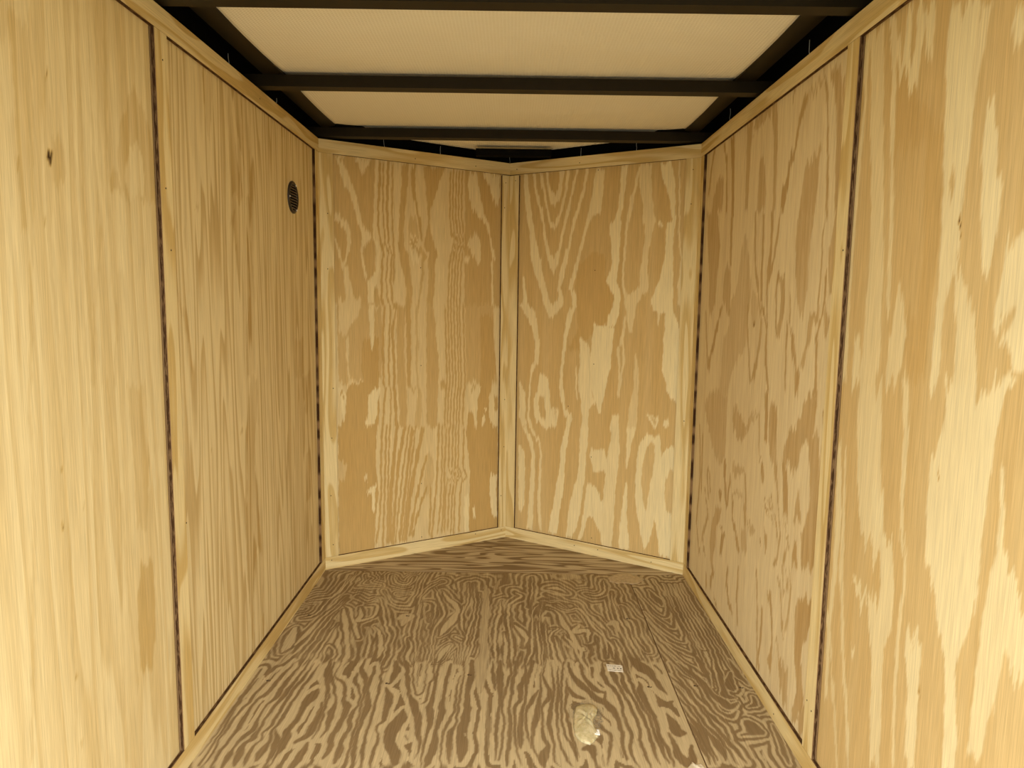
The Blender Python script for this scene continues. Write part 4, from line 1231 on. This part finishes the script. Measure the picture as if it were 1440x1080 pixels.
for (x, y), z0, z1, lab in TH:
    b = MB(); pts = [(x + rng.uniform(-.002, .002), y + rng.uniform(-.001, .001), z0 - 0.01 + (z1 - z0 + 0.01) * k / 4) for k in range(5)]
    for p, q_ in zip(pts[:-1], pts[1:]): b.tube(p, q_, 0.0008, 6)
    props(b.build('gap_sliver', M['sliver']), lab, 'sliver', 'pale slivers above the wall tops')

# ------------------------------------------------------------------ thing: round wall vent
VY, VZ, VR = -0.293, 1.385, 0.052
vent = empty('wall_vent', (-X, VY, VZ))
props(vent, 'small dark round louvred vent high on the left wall near the far corner', 'vent')
b = MB(); prof = [(0.041, 0.001), (0.041, 0.004), (0.0435, 0.006), (0.049, 0.006), (VR, 0.004), (VR, 0.0)]
n = 40
for (r0, h0), (r1, h1) in zip(prof[:-1], prof[1:]):
    for k in range(n):
        a, c = 2 * math.pi * k / n, 2 * math.pi * (k + 1) / n
        b.quad(((h0, r0 * math.cos(a), r0 * math.sin(a)), (h0, r0 * math.cos(c), r0 * math.sin(c)), (h1, r1 * math.cos(c), r1 * math.sin(c)), (h1, r1 * math.cos(a), r1 * math.sin(a))), [(0, 0)] * 4)
weld(b.build('flange', M['vent'], vent, True))
b = MB(); ring = [(0.0006, 0.042 * math.cos(2 * math.pi * k / n), 0.042 * math.sin(2 * math.pi * k / n)) for k in range(n)]
b.tri_fan((0.0006, 0, 0), ring)
b.tube((-0.004, 0, 0), (0.0005, 0, 0), 0.0415, 40)
weld(b.build('backing', M['skin'], vent))
for k in range(9):
    z = -0.035 + k * 0.0088; hw = math.sqrt(max(0.0411 ** 2 - z * z, 1e-6))
    b = MB()
    P = [(0.0012, -hw, z + 0.0035), (0.0012, hw, z + 0.0035), (0.0052, hw, z - 0.0012), (0.0052, -hw, z - 0.0012)]
    Q = [(p[0] - 0.0008, p[1], p[2] - 0.0008) for p in P]
    b.quad(P, [(0, 0)] * 4); b.quad(Q[::-1], [(0, 0)] * 4)
    for i in range(4):
        j = (i + 1) % 4; b.quad((P[i], Q[i], Q[j], P[j]), [(0, 0)] * 4)
    weld(b.build('slat', M['slat'], vent))
for a in (62, 182, 302):
    y, z = 0.046 * math.cos(math.radians(a)), 0.046 * math.sin(math.radians(a))
    b = MB(); b.tube((0.004, y, z), (0.0078, y, z), 0.0034, 10, 0, 0.0026)
    b.build('screw', M['chrome'], vent)['label'] = 'bright screw head'

# ------------------------------------------------------------------ thing: paper label on the floor
lab = empty('paper_label', (0.331, -0.722, 0.0))
props(lab, 'small white printed paper label stuck flat on the plywood floor', 'label')
def lp(s, t, z):   # s along the label, t across
    a = (-0.0228, 0.0215); d = Vector((0.0466, -0.006)); e_ = Vector((-0.0030, -0.0385))
    return (a[0] + d.x * s + e_.x * t, a[1] + d.y * s + e_.y * t, z)
b = MB()
out = [(0, 0), (.3, .01), (.88, -.01), (1, .08), (1, 1), (.86, .97), (.5, 1), (.12, .97), (.06, 1), (.05, .8)]
b.quad([lp(s, t, 0.0009) for s, t in out][::-1], [(0, 0)] * len(out))
b.quad([lp(s, t, 0.0001) for s, t in out], [(0, 0)] * len(out))
for i in range(len(out)):
    a, c = out[i], out[(i + 1) % len(out)]
    b.quad((lp(*a, 0.0001), lp(*c, 0.0001), lp(*c, 0.0009), lp(*a, 0.0009)), [(0, 0)] * 4)
weld(b.build('sheet', M['paper'], lab))
b = MB()
def blot(s0, s1, t0, t1):
    b.quad([lp(s0, t0, 0.0011), lp(s0, t1, 0.0011), lp(s1, t1, 0.0011), lp(s1, t0, 0.0011)], [(0, 0)] * 4)
for s0, s1 in ((.06, .20), (.24, .30), (.35, .41), (.44, .62), (.70, .76), (.79, .84)): blot(s0, s1, .20, .27)
for s0, s1 in ((.40, .44), (.46, .52), (.66, .74), (.82, .93)): blot(s0, s1, .46, .62)
for s0, s1 in ((.14, .30), (.36, .40), (.45, .56), (.62, .64), (.70, .90)): blot(s0, s1, .80, .85)
b.build('print', M['print'], lab)['label'] = 'blurred grey print'

# ------------------------------------------------------------------ things: dried lumps on the floor
def lump(name, loc, outline, hgt, mat, label, cat, seed):
    """low irregular lump: outline in metres round loc, domed and wrinkled"""
    r = np.random.RandomState(seed); b = MB(); n = len(outline); rings = 9
    P = []
    for k in range(rings):
        f = 1 - k / rings
        row = []
        for i, (x, y) in enumerate(outline):
            z = hgt * (1 - f ** 2.6) ** 0.8
            z += hgt * 0.22 * math.sin(x * f * 300 + 2 * y * f * 120 + seed) * (1 - f) + hgt * 0.12 * r.uniform(-1, 1) * (1 - f ** 4)
            row.append((x * f, y * f, max(z, 0.0) + (0.0002 if k else 0)))
        P.append(row)
    for a, c in zip(P[:-1], P[1:]):
        for i in range(n):
            j = (i + 1) % n; b.quad((a[i], a[j], c[j], c[i]), [(0, 0)] * 4)
    b.tri_fan((0, 0, hgt), P[-1])
    b.quad([(x, y, 0) for x, y in outline][::-1], [(0, 0)] * n)
    o = weld(b.build(name, mat, None, True)); o.location = loc
    for p in o.data.polygons: p.use_smooth = True
    return props(o, label, cat)
def outl(pts, c, sub=4, jit=0.0015, seed=1):
    r = random.Random(seed); out = []
    n = len(pts)
    for i in range(n):
        a, d = pts[i], pts[(i + 1) % n]
        for k in range(sub):
            t = k / sub; out.append((a[0] + (d[0] - a[0]) * t - c[0] + r.uniform(-jit, jit), a[1] + (d[1] - a[1]) * t - c[1] + r.uniform(-jit, jit)))
    return out
GLUE = [(0.2003, -0.9215), (0.2153, -0.9115), (0.2313, -0.9083), (0.245, -0.9121), (0.2547, -0.9229), (0.2559, -0.9392), (0.2506, -0.9581), (0.2419, -0.974), (0.2373, -0.9947), (0.2367, -1.0197), (0.2446, -1.0342), (0.2465, -1.0487), (0.2388, -1.0583), (0.23, -1.0726), (0.2201, -1.0844), (0.2091, -1.08), (0.1997, -1.0745), (0.1908, -1.0618), (0.1857, -1.0453), (0.1856, -1.0209), (0.1862, -0.9959), (0.1913, -0.9621), (0.1947, -0.9407)]
FILL = [(0.4367, -1.162), (0.4442, -1.1535), (0.4489, -1.1421), (0.4519, -1.1519), (0.4607, -1.1531), (0.4703, -1.1515), (0.4739, -1.1585), (0.4736, -1.1696), (0.4658, -1.1888), (0.4547, -1.197), (0.4408, -1.196), (0.4342, -1.1868), (0.4305, -1.176)]
SMEAR = [(0.4021, -0.0363), (0.4445, 0.0086), (0.4923, 0.0104), (0.5281, -0.0246), (0.545, -0.0523), (0.5141, -0.0881), (0.4819, -0.1029), (0.4625, -0.09), (0.4289, -0.098), (0.4047, -0.0783)]
glue = lump('adhesive_lump', (0.222, -0.985, 0.0), outl(GLUE, (0.222, -0.985), 3, 0.001, 3), 0.010, M['glue'],
     'flat lump of dried pale yellow adhesive on the floor nearer the camera than the label', 'adhesive', 4)
# thin residue round the lump and a small white ribbed tab at its side
b = MB(); r_ = random.Random(12); n = 46; ring = []
for k in range(n):
    a = 2 * math.pi * k / n
    ring.append((0.004 + math.cos(a) * (0.046 + r_.uniform(-.006, .006)) * (1.15 if math.sin(a) > 0 else 0.85), 0.020 + math.sin(a) * (0.082 + r_.uniform(-.008, .008)) * (1.0 if math.sin(a) > 0 else 0.9)))
b.tri_fan((0.004, 0.02, 0.0006), [(x, y, 0.0003) for x, y in ring])
b.quad([(x, y, 0.0) for x, y in ring][::-1], [(0, 0)] * n)
o = b.build('residue', M['residue'], glue); o['label'] = 'thin clear residue round the lump'
b = MB()
for k in range(4):
    y = -0.045 - k * 0.0055; b.tube((0.013, y, 0.004), (0.026, y - 0.001, 0.003), 0.0021, 8)
o = b.build('ribbed_tab', M['tab'], glue); o['label'] = 'small white ribbed tab'
cx, cy = sum(p[0] for p in FILL) / len(FILL), sum(p[1] for p in FILL) / len(FILL)
lump('filler_blob', (cx, cy, 0.0), outl(FILL, (cx, cy), 3, 0.0015, 5), 0.006, M['plaster'],
     'off-white blob of filler on the floor seam at the bottom edge of the photo', 'filler', 6)
cx, cy = sum(p[0] for p in SMEAR) / len(SMEAR), sum(p[1] for p in SMEAR) / len(SMEAR)
lump('filler_smear', (cx, cy, 0.0), outl(SMEAR, (cx, cy), 3, 0.004, 8), 0.0015, M['smear'],
     'thin tan filler smear on the floor at the far end of the seam between boards', 'filler', 9)
